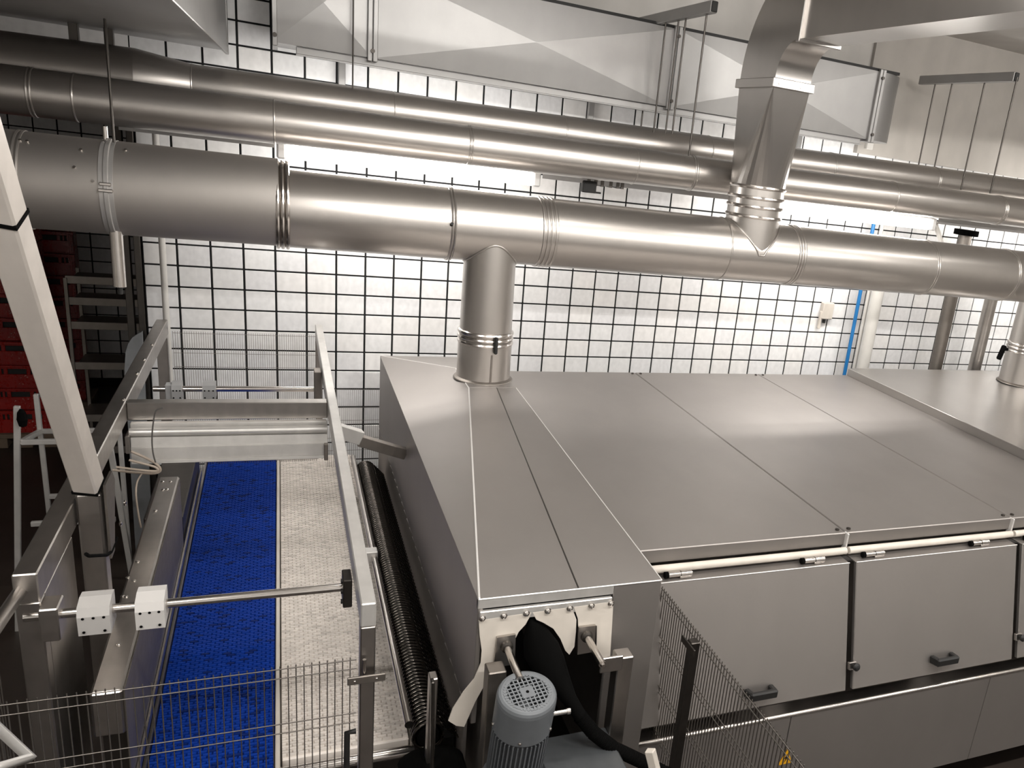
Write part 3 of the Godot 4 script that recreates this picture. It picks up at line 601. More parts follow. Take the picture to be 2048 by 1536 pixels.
# ================================================================ hoods
func hoods() -> void:
	var x0 := 0.615; var x1 := 1.333; var z0 := 0.60; var z1 := 3.965; var y := 1.67
	var A := Vector3(1.03, 1.745, 1.17); var B := Vector3(1.325, 1.745, 1.17); var C := Vector3(1.325, 1.745, 1.615); var D := Vector3(1.03, 1.745, 1.615)
	var t := thing("extraction_hood", "long sloped stainless hood at the loading end of the oven", "hood", Vector3(0.97, 1.2, 2.3))
	var ins := Vector3(1.0, 1.4, 1.5); var e0 := Vector3(x0, y, z0); var e1 := Vector3(x0, y, z1); var e2 := Vector3(x1, y, z1); var e3 := Vector3(x1, y, z0)
	var m := MB.new(); m.poly([e0, e1, D, A], ins); part(t, "side_slope", m, mats.steel_sheet)
	var sp := 0.42; var s0 := D.lerp(C, sp + 0.16); var s1 := e1.lerp(e2, sp + 0.10)
	m = MB.new(); m.poly([e1, s1, s0, D], ins); part(t, "front_slope", m, mats.steel_sheet)
	m = MB.new(); m.poly([s1 + Vector3(0.004, 0, 0), e2, C, s0 + Vector3(0.004, 0, 0)], ins); part(t, "front_slope", m, mats.steel_sheet)
	m = MB.new(); m.poly([e0, A, B, e3], ins); m.poly([e3, B, C, e2], ins); part(t, "rear_slope", m, mats.steel_sheet)
	m = MB.new(); m.span(Vector3(A.x, 1.739, A.z), Vector3(C.x, 1.747, C.z), 0.002); part(t, "collar_plate", m, mats.steel_sheet)
	m = MB.new(); m.bar(D + Vector3(0, 0.001, 0), e1 + Vector3(0.004, 0.001, -0.004), 0.008, 0.006, Vector3.UP, 0.002); m.bar(A, D, 0.008, 0.006); m.bar(e0, A, 0.006, 0.006); m.bar(C, e2, 0.005, 0.005, Vector3.UP, 0.001); m.bar(e1 + Vector3(0, 0, 0.001), e2 + Vector3(0, 0, 0.001), 0.006, 0.006, Vector3.UP, 0.002); part(t, "edge_glint", m, mats.edge_bright)  # pale bars painting the bright glints along the hood folds
	m = MB.new(); m.bar(s0 + Vector3(0.002, 0.0, 0), s1 + Vector3(0.002, 0.0, 0), 0.006, 0.004, Vector3.UP, 0.001); part(t, "sheet_joint", m, mats.steel_dark)
	# side wall of the hood with louvres below
	var ly := on_x(826, 1076, x0).y
	m = MB.new(); m.span(Vector3(x0, ly, z0), Vector3(x0 + 0.02, y - 0.001, z1), 0.003); part(t, "side_wall", m, mats.steel_sheet)
	m = MB.new(); m.span(Vector3(x0 + 0.075, 0.30, z0), Vector3(x0 + 0.09, ly + 0.02, z1), 0.003); part(t, "lower_side_wall", m, mats.steel_sheet)
	for lz in [0.8, 3.4]:
		m = MB.new(); m.span(Vector3(x0 + 0.04, 0.0, lz - 0.04), Vector3(x0 + 0.12, 0.33, lz + 0.04), 0.004); part(t, "leg", m, mats.steel_tube)
	var z := z0 + 0.05
	while z < z1 - 0.12:
		m = MB.new(); m.box(Vector3(x0 + 0.006, (ly + 0.75) * 0.5, z + 0.045), Vector3(0.014, ly - 0.75 + 0.004, 0.088), Basis(Vector3.UP, 0.08), 0.002); part(t, "louvre", m, mats.steel_sheet); z += 0.115
	m = MB.new(); m.span(Vector3(x0 + 0.02, 0.4, z0), Vector3(x1, y, z0 + 0.02)); part(t, "back_wall", m, mats.steel_sheet)
	# front edge: folded fascia, clamping strip with bolts, end panel
	var xs: float = on_z(1227, 1185, z1).x
	m = MB.new(); m.span(Vector3(x0, 1.630, z1 - 0.02), Vector3(xs, y, z1 + 0.002), 0.003); part(t, "front_fascia", m, mats.aluminium)
	m = MB.new(); m.span(Vector3(x0 + 0.006, 1.577, z1 - 0.006), Vector3(xs - 0.006, 1.624, z1 + 0.012), 0.003); var st := part(t, "clamp_strip", m, mats.aluminium)
	for q in [[965, 1227], [1008, 1221], [1053, 1217], [1096, 1212], [1140, 1208], [1183, 1205], [1222, 1201]]:
		var p := on_z(q[0], q[1], z1 + 0.012); p.y = 1.600; m = MB.new(); m.lathe(p, Vector3(0, 0, 1), [Vector2(0.013, 0), Vector2(0.013, 0.004), Vector2(0.009, 0.005), Vector2(0.009, 0.012), Vector2(0, 0.015)], 8); part(st, "strip_bolt", m, mats.steel_bright)
	m = MB.new(); m.span(Vector3(xs, 0.30, z1 - 0.02), Vector3(x1, y - 0.003, z1), 0.003); part(t, "end_panel", m, mats.steel_sheet)
	m = MB.new(); m.span(Vector3(x1 - 0.02, 0.30, 3.62), Vector3(x1, y - 0.004, z1 - 0.02)); part(t, "end_cheek", m, mats.steel_sheet)
	# --- far hood
	t = thing("extraction_hood", "bright raised hood above the far end of the oven", "hood", Vector3(6.0, 1.2, 2.2))
	var b0 := 4.655; var b1 := 7.9; var ins2 := Vector3(6.2, 1.3, 2.0)
	var f0 := Vector3(b0, 1.635, 0.6); var f1 := Vector3(b0, 1.635, 3.6); var f2 := Vector3(b1, 1.635, 3.6); var f3 := Vector3(b1, 1.635, 0.6)
	var g := on_y(1966, 744, 1.74); var gx := g.x; var g0 := Vector3(gx, 1.74, 1.02); var g1 := Vector3(gx, 1.74, 1.68); var g2 := Vector3(gx + 0.7, 1.74, 1.68); var g3 := Vector3(gx + 0.7, 1.74, 1.02)
	m = MB.new(); m.poly([f0, f1, g1, g0], ins2); part(t, "side_slope", m, mats.steel_smooth)
	m = MB.new(); m.poly([f1, f2, g2, g1], ins2); part(t, "front_slope", m, mats.steel_smooth)
	m = MB.new(); m.poly([f2, f3, g3, g2], ins2); m.poly([f3, f0, g0, g3], ins2); part(t, "rear_slope", m, mats.steel_smooth)
	m = MB.new(); m.poly([g0, g1, g2, g3], ins2); part(t, "collar_plate", m, mats.steel_smooth)
	m = MB.new(); m.span(Vector3(b0 - 0.004, 1.56, 0.6), Vector3(b0 + 0.012, 1.636, 3.6), 0.003); m.span(Vector3(b0, 1.50, 0.6), Vector3(b1, 1.635, 0.62)); m.span(Vector3(b0, 1.50, 3.58), Vector3(b1, 1.635, 3.60)); m.span(Vector3(b1 - 0.02, 1.50, 0.6), Vector3(b1, 1.635, 3.60)); part(t, "rim", m, mats.steel_smooth)

# ================================================================ infeed conveyor
func belt(called: String, label: String, x0: float, x1: float, z0: float, z1: float, y: float, mt: Material, under: Material, pitch: float, link: float, seed_: int, fleck: float) -> void:
	var t := thing(called, label, "conveyor belt", Vector3((x0 + x1) * 0.5, y - 0.06, (z0 + z1) * 0.5))
	var m := MB.new(); m.span(Vector3(x0, y - 0.045, z0), Vector3(x1, y - 0.010, z1), 0.004); part(t, "belt_bed", m, under)
	m = MB.new(); m.tinted = true; var rng := RandomNumberGenerator.new(); rng.seed = seed_
	var rows := int((z1 - z0) / pitch); var cols := int((x1 - x0) / link)
	for r in rows:
		for c in cols + 1:
			var a := maxf(x0, x0 + (c - (0.5 if r % 2 == 1 else 0.0)) * link) + 0.0010; var b := minf(x1, x0 + (c + 1 - (0.5 if r % 2 == 1 else 0.0)) * link) - 0.0010
			if b - a < 0.004: continue
			var zz := z0 + r * pitch; var g := rng.randf_range(0.84, 1.0) * (fleck if rng.randf() < 0.10 else 1.0); m.col = Color(g, g, g)
			var top := y + rng.randf_range(-0.0012, 0.0012); var e := 0.0022; var lo := y - 0.010
			var p0 := Vector3(a, lo, zz + 0.0009); var p1 := Vector3(b, lo, zz + 0.0009); var p2 := Vector3(b, lo, zz + pitch - 0.0009); var p3 := Vector3(a, lo, zz + pitch - 0.0009)
			var q0 := Vector3(a + e, top, p0.z + e); var q1 := Vector3(b - e, top, p0.z + e); var q2 := Vector3(b - e, top, p2.z - e); var q3 := Vector3(a + e, top, p2.z - e); var ins := Vector3((a + b) * 0.5, lo, zz + pitch * 0.5)
			m.poly([q0, q1, q2, q3], ins); m.poly([p0, p1, q1, q0], ins); m.poly([p1, p2, q2, q1], ins); m.poly([p2, p3, q3, q2], ins); m.poly([p3, p0, q0, q3], ins)
	var o := part(t, "belt_links", m, mt); o.set_meta("kind", "stuff")
func screw(m: MB, p: Vector3, ax: Vector3, r: float, h: float) -> void: m.lathe(p, ax, [Vector2(r, 0), Vector2(r, h * 0.6), Vector2(r * 0.6, h), Vector2(0, h)], 8)
func conveyor() -> void:
	var BY := 0.80
	belt("blue_belt", "blue plastic modular belt of the loading conveyor", -0.490, -0.055, 0.25, 3.75, BY, mats.belt_blue, mats.belt_under_blue, 0.0165, 0.036, 5, 0.45)
	belt("white_belt", "white plastic modular belt beside the blue one", -0.030, 0.455, 0.25, 3.56, BY, mats.belt_white, mats.belt_under_white, 0.0165, 0.040, 9, 0.84)
	var m := MB.new(); m.span(Vector3(-0.052, 0.70, 0.25), Vector3(-0.034, BY + 0.012, 3.72), 0.003); solo("belt_divider", m, mats.plastic_white, "pale strip standing between the blue and white belts", "strip")
	# bed of the conveyor under the belts
	var t := thing("conveyor_bed", "stainless bed carrying the blue and white belts", "conveyor", Vector3(0, 0, 2.0))
	m = MB.new(); m.span(Vector3(-0.505, 0.62, 0.25), Vector3(-0.492, 0.815, 3.75), 0.002); part(t, "side_rail", m, mats.steel_tube)
	m = MB.new(); m.span(Vector3(0.458, 0.62, 0.25), Vector3(0.470, 0.80, 3.60), 0.002); part(t, "side_rail", m, mats.steel_tube)
	m = MB.new(); m.span(Vector3(-0.49, 0.64, 0.25), Vector3(0.457, 0.70, 3.55)); part(t, "bed_plate", m, mats.steel_dark)
	m = MB.new(); m.tube(Vector3(-0.04, 0.765, 3.605), Vector3(0.47, 0.765, 3.605), 0.024, 20); part(t, "end_roller", m, mats.steel_bright)
	for x in [-0.45, 0.42]:
		for z in [0.4, 3.4]:
			m = MB.new(); m.span(Vector3(x - 0.025, 0.0, z - 0.025), Vector3(x + 0.025, 0.64, z + 0.025), 0.003); part(t, "leg", m, mats.steel_tube)
	m = MB.new(); m.span(Vector3(-0.70, 0.0, 0.62), Vector3(-0.515, 1.02, 1.70), 0.006); solo("drive_cabinet", m, mats.steel_dark, "dark low cabinet behind the long box cover, under the frame's cross beam", "cabinet")
	# long box beside the blue belt
	t = thing("guide_box", "long stainless box cover lying beside the blue belt", "machine cover", Vector3(-0.56, 0.7, 2.72))
	m = MB.new(); m.span(Vector3(-0.606, 1.11, 1.767), Vector3(-0.512, 1.291, 3.68), 0.008); part(t, "cover", m, mats.steel_tube)
	m = MB.new(); m.prism([Vector3(-0.511, 0.90, 1.80), Vector3(-0.511, 0.90, 3.675), Vector3(-0.511, 1.285, 3.675), Vector3(-0.511, 1.285, 1.80)], Vector3(0.004, 0, 0)); part(t, "side_sheet", m, mats.steel_dull)
	m = MB.new(); m.span(Vector3(-0.595, 0.70, 1.85), Vector3(-0.515, 1.11, 3.60)); part(t, "frame", m, mats.steel_dark)
	for q in [[325, 964], [341, 964], [326, 980], [334, 979], [311, 1022], [275, 1124], [255, 1156], [268, 1162], [245, 1193], [252, 1194], [236, 1290]]:
		var p := on_y(q[0], q[1], 1.291); m = MB.new(); screw(m, p, Vector3.UP, 0.008, 0.006); part(t, "cover_screw", m, mats.steel_bright)
	m = MB.new(); m.span(Vector3(-0.506, 0.86, 0.7), Vector3(-0.496, 0.90, 3.78), 0.002); part(t, "edge_rail", m, mats.steel_tube)
	# ---------------- overhead frame
	t = thing("overhead_gantry", "stainless frame of two long beams standing over the belts", "frame", Vector3(-0.24, 0, 2.3))
	m = MB.new(); m.span(Vector3(-0.752, 1.700, 0.26), Vector3(-0.688, 1.80, 3.76), 0.004); var lb := part(t, "beam", m, mats.steel_tube)
	m = MB.new(); m.span(Vector3(0.2085, 1.715, 0.25), Vector3(0.2545, 1.80, 4.135), 0.004); part(t, "beam", m, mats.aluminium)
	m = MB.new(); m.span(Vector3(0.2085, 0.0, 4.075), Vector3(0.2545, 1.714, 4.133), 0.004); part(t, "post", m, mats.steel_tube)
	m = MB.new(); m.span(Vector3(0.2085, 0.0, 0.26), Vector3(0.2545, 1.714, 0.32), 0.004); part(t, "post", m, mats.steel_tube)
	m = MB.new(); m.span(Vector3(-0.752, 0.0, 3.70), Vector3(-0.688, 1.699, 3.758), 0.004); part(t, "post", m, mats.steel_tube)
	m = MB.new(); m.span(Vector3(-0.752, 0.0, 0.28), Vector3(-0.688, 1.699, 0.34), 0.004); part(t, "post", m, mats.steel_tube)
	m = MB.new(); m.span(Vector3(-0.696, 0.05, 3.30), Vector3(-0.688, 1.699, 3.70), 0.002); part(t, "side_plate", m, mats.steel_tube)
	for q in [[296, 690], [282, 720], [274, 748], [222, 800]]:
		var p := on_y(q[0], q[1], 1.80); m = MB.new(); screw(m, Vector3(-0.70, 1.80, p.z), Vector3.UP, 0.008, 0.007); part(lb, "beam_screw", m, mats.steel_bright)
	# cross beams of the frame (aluminium profiles, seen from above the front)
	var zc := 2.0
	m = MB.new(); m.span(Vector3(-0.687, 1.70, zc - 0.03), Vector3(0.208, 1.79, zc + 0.035), 0.004); part(t, "cross_beam", m, mats.steel_tube)
	var cb := thing("cross_profile", "ribbed aluminium cross profile hung in front of the frame's cross beam", "profile", Vector3(-0.24, 1.55, zc + 0.1))
	m = MB.new(); m.span(Vector3(-0.672, 1.655, zc + 0.037), Vector3(0.204, 1.698, zc + 0.078), 0.003); part(cb, "top_flange", m, mats.aluminium)
	m = MB.new(); m.tube(Vector3(-0.672, 1.664, zc + 0.105), Vector3(0.203, 1.664, zc + 0.105), 0.0205, 20); part(cb, "round_bar", m, mats.aluminium)
	m = MB.new(); m.prism([Vector3(-0.665, 1.640, zc + 0.09), Vector3(-0.665, 1.646, zc + 0.13), Vector3(-0.665, 1.598, zc + 0.138), Vector3(-0.665, 1.590, zc + 0.09)], Vector3(0.868, 0, 0)); part(cb, "upper_face", m, mats.aluminium)
	m = MB.new(); m.prism([Vector3(-0.665, 1.594, zc + 0.09), Vector3(-0.665, 1.598, zc + 0.146), Vector3(-0.665, 1.538, zc + 0.150), Vector3(-0.665, 1.530, zc + 0.09)], Vector3(0.868, 0, 0)); part(cb, "lower_face", m, mats.aluminium)
	m = MB.new(); m.prism([Vector3(-0.665, 1.536, zc + 0.09), Vector3(-0.665, 1.537, zc + 0.158), Vector3(-0.665, 1.522, zc + 0.160), Vector3(-0.665, 1.520, zc + 0.09)], Vector3(0.868, 0, 0)); part(cb, "bottom_lip", m, mats.aluminium)
	m = MB.new(); m.span(Vector3(0.186, 1.51, zc + 0.06), Vector3(0.206, 1.60, zc + 0.165), 0.003); part(cb, "end_plate", m, mats.steel_dull)
	m = MB.new(); m.span(Vector3(-0.686, 1.57, zc + 0.06), Vector3(-0.668, 1.66, zc + 0.15), 0.003); part(cb, "end_plate", m, mats.steel_tube)
	# ---------------- rods with sliding blocks
	rod_set(1.65, 3.752, -0.735, 0.192, 0.0155, [[192, 1213, 0.086, 0.115, mats.block_pale], [303, 1205, 0.080, 0.115, mats.block_white]], "polished rod with two clamping blocks across the near end of the belts", [105, 692])
	rod_set(1.65, 1.34, -0.66, 0.165, 0.016, [[355, 782, 0.05, 0.10, mats.block_grey], [419, 780, 0.066, 0.10, mats.block_grey]], "thin rod with grey blocks across the far end of the belts", [0, 0])
	# plate edge under the near rod's blocks
	# ---------------- leaning boom with its post
	boom()
	# ---------------- cables
	m = MB.new(); var zp := 2.2
	var pts := []
	for q in [[262, 903], [290, 915], [315, 930], [320, 942], [305, 947], [270, 945], [225, 940]]: pts.append(on_z(q[0], q[1], zp))
	m.path(smooth_pts(pts), 0.0065, 8); solo("cable_loop", m, mats.cable_pale, "pale cable looping out from the end of the ribbed profile", "cable")
	m = MB.new(); pts = []
	for q in [[258, 920], [285, 927], [310, 934], [316, 941], [300, 942], [262, 938], [232, 934]]: pts.append(on_z(q[0], q[1], zp + 0.05))
	m.path(smooth_pts(pts), 0.006, 8); solo("cable_loop", m, mats.cable_pale, "second pale cable tied along the looping one", "cable")
	m = MB.new(); pts = []
	for q in [[326, 816], [312, 822], [306, 850], [304, 880], [306, 905], [311, 925]]: pts.append(on_z(q[0], q[1], zp + 0.02))
	m.path(smooth_pts(pts), 0.0035, 6); solo("thin_cable", m, mats.cable_grey, "thin grey cable hanging over the frame's cross beam", "cable")
	m = MB.new(); pts = []
	for q in [[283, 948], [274, 965], [272, 990], [277, 1030], [282, 1055]]: pts.append(on_x(q[0], q[1], -0.62))
	m.path(smooth_pts(pts), 0.004, 6); solo("thin_cable", m, mats.cable_pale, "thin pale cable dropping behind the long box cover", "cable")
	# polished guide bar and short strut on the oven side
	t = thing("guide_bar", "polished round bar running beside the spiral wire roller", "bar", Vector3(0.417, 1.0, 2.4))
	m = MB.new(); m.tube(Vector3(0.417, 1.05, 0.95), Vector3(0.417, 1.05, 3.80), 0.0165, 20); part(t, "bar", m, mats.steel_bright)
	m = MB.new(); m.span(Vector3(0.372, 1.02, 2.36), Vector3(0.436, 1.085, 2.42), 0.004); part(t, "bar_holder", m, mats.aluminium)
	m = MB.new(); var s0 := Vector3(0.255, 1.64, 2.06); m.bar(s0, Vector3(0.375, 1.59, 2.04), 0.06, 0.075); solo("link_strut", m, mats.aluminium, "short strut joining the frame beam to the oven side", "strut")
	m = MB.new(); m.bar(Vector3(0.365, 1.575, 2.04), Vector3(0.613, 1.48, 2.02), 0.05, 0.06); solo("link_strut", m, mats.steel_dull, "dark strut fixed to the hood's side wall above the roller", "strut")
func smooth_pts(p: Array) -> Array:
	var c := Curve3D.new()
	for k in p.size():
		var a: Vector3 = p[maxi(0, k - 1)]; var b: Vector3 = p[mini(p.size() - 1, k + 1)]; c.add_point(p[k], -(b - a) / 6.0, (b - a) / 6.0)
	var out := []
	for k in 41: out.append(c.sample_baked(c.get_baked_length() * k / 40.0, true))
	return out
func rod_set(y: float, z: float, x0: float, x1: float, r: float, blocks: Array, label: String, ends: Array) -> void:
	var t := thing("sliding_rod", label, "rod", Vector3((x0 + x1) * 0.5, y, z))
	var m := MB.new(); m.tube(Vector3(x0, y, z), Vector3(x1, y, z), r, 20); part(t, "rod", m, mats.steel_bright)
	for b in blocks:
		var c := on_z(b[0], b[1], z); m = MB.new(); var w: float = b[2]; var h: float = b[3]
		var pts := [Vector3(c.x - w * 0.5, y - h * 0.52, z - h * 0.46), Vector3(c.x - w * 0.5, y - h * 0.52, z + h * 0.42), Vector3(c.x - w * 0.5, y + h * 0.06, z + h * 0.46), Vector3(c.x - w * 0.5, y + h * 0.30, z + h * 0.36), Vector3(c.x - w * 0.5, y + h * 0.40, z - h * 0.10), Vector3(c.x - w * 0.5, y + h * 0.36, z - h * 0.46)]
		m.prism(pts, Vector3(w, 0, 0)); var bl := part(t, "clamp_block", m, b[4])
		for q in [[-0.32, 0.02], [0.32, 0.02], [-0.32, -0.4], [0.32, -0.4], [0.0, 0.02]]:
			m = MB.new(); m.tube(Vector3(c.x + q[0] * w, y + q[1] * h, z + h * 0.45), Vector3(c.x + q[0] * w, y + q[1] * h, z + h * 0.464), 0.0045, 8); part(bl, "block_screw", m, mats.rubber)
	if ends[0] > 0:
		m = MB.new(); m.span(Vector3(x0 + 0.045, y - 0.075, z - 0.05), Vector3(x0 + 0.095, y + 0.04, z + 0.04), 0.004); part(t, "end_bracket", m, mats.steel_tube)
		m = MB.new(); m.span(Vector3(x1 - 0.014, y - 0.06, z - 0.04), Vector3(x1 + 0.016, y + 0.05, z + 0.045), 0.003); var br := part(t, "end_bracket", m, mats.steel_dark)
		for k in 3:
			m = MB.new(); m.tube(Vector3(x1 - 0.02, y + 0.035 - k * 0.04, z + 0.02), Vector3(x1 - 0.012, y + 0.035 - k * 0.04, z + 0.02), 0.009, 8); part(br, "bracket_nut", m, mats.black)
	else:
		m = MB.new(); m.span(Vector3(x0 + 0.06, y - 0.09, z - 0.03), Vector3(x0 + 0.10, y + 0.03, z + 0.03), 0.003); part(t, "end_bracket", m, mats.block_grey)
		m = MB.new(); m.span(Vector3(x1, y - 0.10, z - 0.05), Vector3(x1 + 0.04, y + 0.12, z + 0.05), 0.003); part(t, "end_bracket", m, mats.steel_dull)
func boom() -> void:
	# a square tube leaning towards the gangway, on an upright of the same section
	var X := -0.645; var foot := on_x(202, 985, X + 0.04); var z0 := foot.z; var y0 := foot.y
	var t := thing("boom_arm", "square steel tube leaning outward from its upright beside the belts", "support arm", Vector3(X, 0, z0))
	var w := 0.074; var dir := Vector3(0, 0.845, 0.535).normalized(); var side := Vector3.RIGHT.rotated(dir, -0.2); var nn := side.cross(dir).normalized()
	# in the photo's plane the tube's front face looks at the gangway, its narrower side at the belts
	var m := MB.new(); var a := Vector3(X, y0 + 0.01, z0 - 0.03); m.box(a + dir * 1.25, Vector3(w + 0.004, 0.078, 2.5), Basis(side, dir.cross(side).normalized(), dir), 0.006); var arm := part(t, "arm", m, mats.arm_paint)
	m = MB.new(); m.span(Vector3(X - w * 0.5, 0.0, z0 - 0.075), Vector3(X + w * 0.5, y0 - 0.005, z0 + 0.005), 0.006); part(t, "upright", m, mats.steel_tube)
	for q in [0.012, 1.235]:
		m = MB.new(); m.box(a + dir * q, Vector3(w + 0.008, 0.082, 0.014), Basis(side, dir.cross(side).normalized(), dir), 0.001); part(arm, "tie_strap", m, mats.rubber)
	m = MB.new(); m.prism([Vector3(X + 0.044, y0 + 0.02, z0 - 0.02), Vector3(X + 0.044, y0 + 0.02, z0 - 0.16), Vector3(X + 0.044, y0 - 0.03, z0 - 0.20), Vector3(X + 0.044, y0 - 0.28, z0 - 0.09), Vector3(X + 0.044, y0 - 0.28, z0 - 0.02)], Vector3(0.008, 0, 0)); var gp := part(t, "gusset_plate", m, mats.steel_dull)
	for q in [[248, 1006], [239, 1048]]:
		var p := on_x(q[0], q[1], X + 0.052); m = MB.new(); screw(m, p, Vector3.RIGHT, 0.012, 0.008); part(gp, "plate_bolt", m, mats.steel_bright)
	m = MB.new(); var pts := []
	for q in [[172, 1108], [178, 1112], [214, 1110], [222, 1104], [230, 1085], [233, 1075]]: pts.append(on_x(q[0], q[1], X + 0.05))
	m.path(pts, 0.006, 8); solo("hook_handle", m, mats.rubber, "black bent handle clipped round the upright of the leaning tube", "handle")

# ================================================================ drive end
func drive_end() -> void:
	# spiral wire belt turning over its roller beside the hood wall
	var x := 0.487; var y := 1.0; var z0 := 1.05; var z1 := 3.83; var r := 0.054
	var t := thing("spiral_roller", "dark roller wound with shiny spiral wire beside the hood", "roller", Vector3(x, y - 0.06, 2.4))
	var m := MB.new(); m.tube(Vector3(x, y, z0), Vector3(x, y, z1), r - 0.012, 24); part(t, "core", m, mats.rubber)
	m = MB.new(); var pts := []; var turns := int((z1 - z0) / 0.0235)
	for k in turns * 18 + 1:
		var a := TAU * k / 18.0; pts.append(Vector3(x + cos(a) * r, y + sin(a) * r, z0 + (z1 - z0) * k / (turns * 18.0)))
	m.path(pts, 0.0085, 8); part(t, "spiral_wire", m, mats.chain_wire)
	m = MB.new()   # the finer wire mesh lying behind it
	for k in 74:
		var zz := z0 + 0.0375 * k; var p := []
		for i in 9: p.append(Vector3(x + 0.052 + 0.0085 * i, y + 0.03 - 0.0095 * i, zz + (0.017 if i % 2 == 0 else -0.004)))
		m.path(p, 0.0034, 5)
		p = []
		for i in 9: p.append(Vector3(x + 0.052 + 0.0085 * i, y + 0.03 - 0.0095 * i, zz + (0.001 if i % 2 == 0 else 0.022)))
		m.path(p, 0.0034, 5)
	var o := part(t, "wire_mesh", m, mats.chain_wire); o.set_meta("kind", "stuff")
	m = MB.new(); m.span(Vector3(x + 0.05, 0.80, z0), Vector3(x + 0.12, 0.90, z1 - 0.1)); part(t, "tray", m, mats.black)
	# rubber flaps at the near end of the roller, and the thin upright in front of them
	t = thing("end_guard", "black curved rubber guard below the near end of the spiral roller", "guard", Vector3(0.49, 0.85, 3.92))
	var arc := []
	for k in 11:
		var a := PI * (0.98 - 0.90 * k / 10.0); arc.append(Vector3(0.495 + 0.125 * cos(a), 0.92 + 0.075 * sin(a) - 0.02 * k / 10.0, 3.86))
	for k in range(10, -1, -1): arc.append(arc[k] * Vector3(1, 1, 1) + (Vector3(0.495, 0.92, 3.86) - arc[k]).normalized() * 0.008)
	m = MB.new(); m.prism(arc, Vector3(0, 0, 0.16)); part(t, "flap", m, mats.rubber)
	m = MB.new(); m.span(Vector3(0.38, 0.80, 3.86), Vector3(0.61, 0.915, 3.872), 0.002); part(t, "end_plate", m, mats.black)
	m = MB.new(); m.tube(Vector3(0.02, 0.80, 3.95), Vector3(0.47, 0.80, 3.95), 0.019, 16); part(t, "cross_shaft", m, mats.steel_bright)
	m = MB.new(); var pa := on_z(865, 1360, 4.02); var pb := on_z(868, 1536, 4.02); m.bar(Vector3(pa.x, pa.y, 4.02), Vector3(pb.x - 0.002, pb.y - 0.15, 4.02), 0.012, 0.030, Vector3(0, 0, 1), 0.003); solo("thin_upright", m, mats.steel_dark, "thin dark upright in front of the black end guard", "post")
	m = MB.new(); var sq := on_z(866, 1357, 3.93); m.span(Vector3(sq.x - 0.014, 0.0, sq.z - 0.025), Vector3(sq.x + 0.014, sq.y + 0.015, sq.z + 0.025), 0.003); solo("square_stop", m, mats.steel_tube, "slim square post between spiral roller and hood", "post")
	# white plastic curtain under the hood's clamping strip, cut open in the middle
	var zf := 3.973
	t = thing("splash_curtain", "white plastic curtain with a cut-out under the hood's bolted strip", "curtain", Vector3(0.9, 1.1, zf))
	var f := func(l: Array) -> Array:
		var out := []
		for q in l: out.append(on_z(q[0], q[1], zf))
		return out
	m = MB.new(); m.prism(f.call([[957, 1240], [1062, 1224], [1058, 1234], [1050, 1248], [1037, 1262], [1029, 1278], [992, 1272], [989, 1300], [985, 1330], [972, 1362], [950, 1402], [928, 1452], [912, 1450], [896, 1440], [905, 1416], [926, 1383], [948, 1356], [961, 1325], [963, 1300], [959, 1270]]), Vector3(0, 0, 0.005)); part(t, "curtain_sheet", m, mats.plastic_white)
	m = MB.new(); m.prism(f.call([[1065, 1224], [1143, 1213], [1152, 1238], [1151, 1262], [1148, 1292], [1138, 1308], [1130, 1300], [1120, 1276], [1106, 1256], [1086, 1244], [1072, 1238]]), Vector3(0, 0, 0.005)); part(t, "curtain_sheet", m, mats.plastic_white)
	m = MB.new(); m.prism(f.call([[1147, 1213], [1226, 1202], [1219, 1320], [1192, 1322], [1193, 1250], [1156, 1254], [1155, 1236]]), Vector3(0, 0, 0.005)); part(t, "curtain_sheet", m, mats.plastic_white)
	# two flange plates with drive shafts
	var k0 := 0
	for q in [[[993, 1272], [1030, 1266], [1028, 1325], [985, 1332], [1012, 1290], "steel flange plate with a drive shaft above the grey motor"], [[1156, 1252], [1190, 1248], [1187, 1300], [1153, 1306], [1172, 1270], "steel flange plate with a drive shaft beside the small square post"]]:
		var c := on_z(q[4][0], q[4][1], zf + 0.01)
		t = thing("shaft_bearing", q[5], "bearing", c)
		m = MB.new(); m.prism([on_z(q[0][0], q[0][1], zf + 0.006), on_z(q[1][0], q[1][1], zf + 0.006), on_z(q[2][0], q[2][1], zf + 0.006), on_z(q[3][0], q[3][1], zf + 0.006)], Vector3(0, 0, 0.012)); part(t, "flange_plate", m, mats.steel_tube)
		m = MB.new(); m.tube(c, c + Vector3(0, -0.004, 0.19 if k0 == 1 else 0.21), 0.0135, 20); part(t, "shaft", m, mats.steel_bright)
		m = MB.new(); m.lathe(c + Vector3(0, 0, 0.008), Vector3(0, 0, 1), [Vector2(0.024, 0), Vector2(0.022, 0.012), Vector2(0.014, 0.016)], 16); part(t, "shaft_seal", m, mats.steel_dark)
		if k0 == 1:
			m = MB.new(); m.tube(c + Vector3(0, -0.004, 0.19), c + Vector3(0, -0.004, 0.205), 0.010, 6); part(t, "shaft_nut", m, mats.steel_bright)
		k0 += 1
	# posts of the drive station
	var zp := 4.06
	var a := on_z(1251, 1312, zp + 0.02); m = MB.new(); m.span(Vector3(a.x - 0.032, 0.0, zp - 0.035), Vector3(a.x + 0.032, a.y, zp + 0.03), 0.004)
	t = thing("drive_post", "square steel post with a side arm carrying a drive shaft", "post", Vector3(a.x, 0, zp)); part(t, "post", m, mats.steel_tube)
	m = MB.new(); var b := on_z(1214, 1332, zp + 0.06); m.span(Vector3(b.x - 0.02, b.y - 0.04, zp + 0.035), Vector3(a.x - 0.02, b.y + 0.025, zp + 0.047), 0.003); part(t, "side_arm", m, mats.steel_tube)
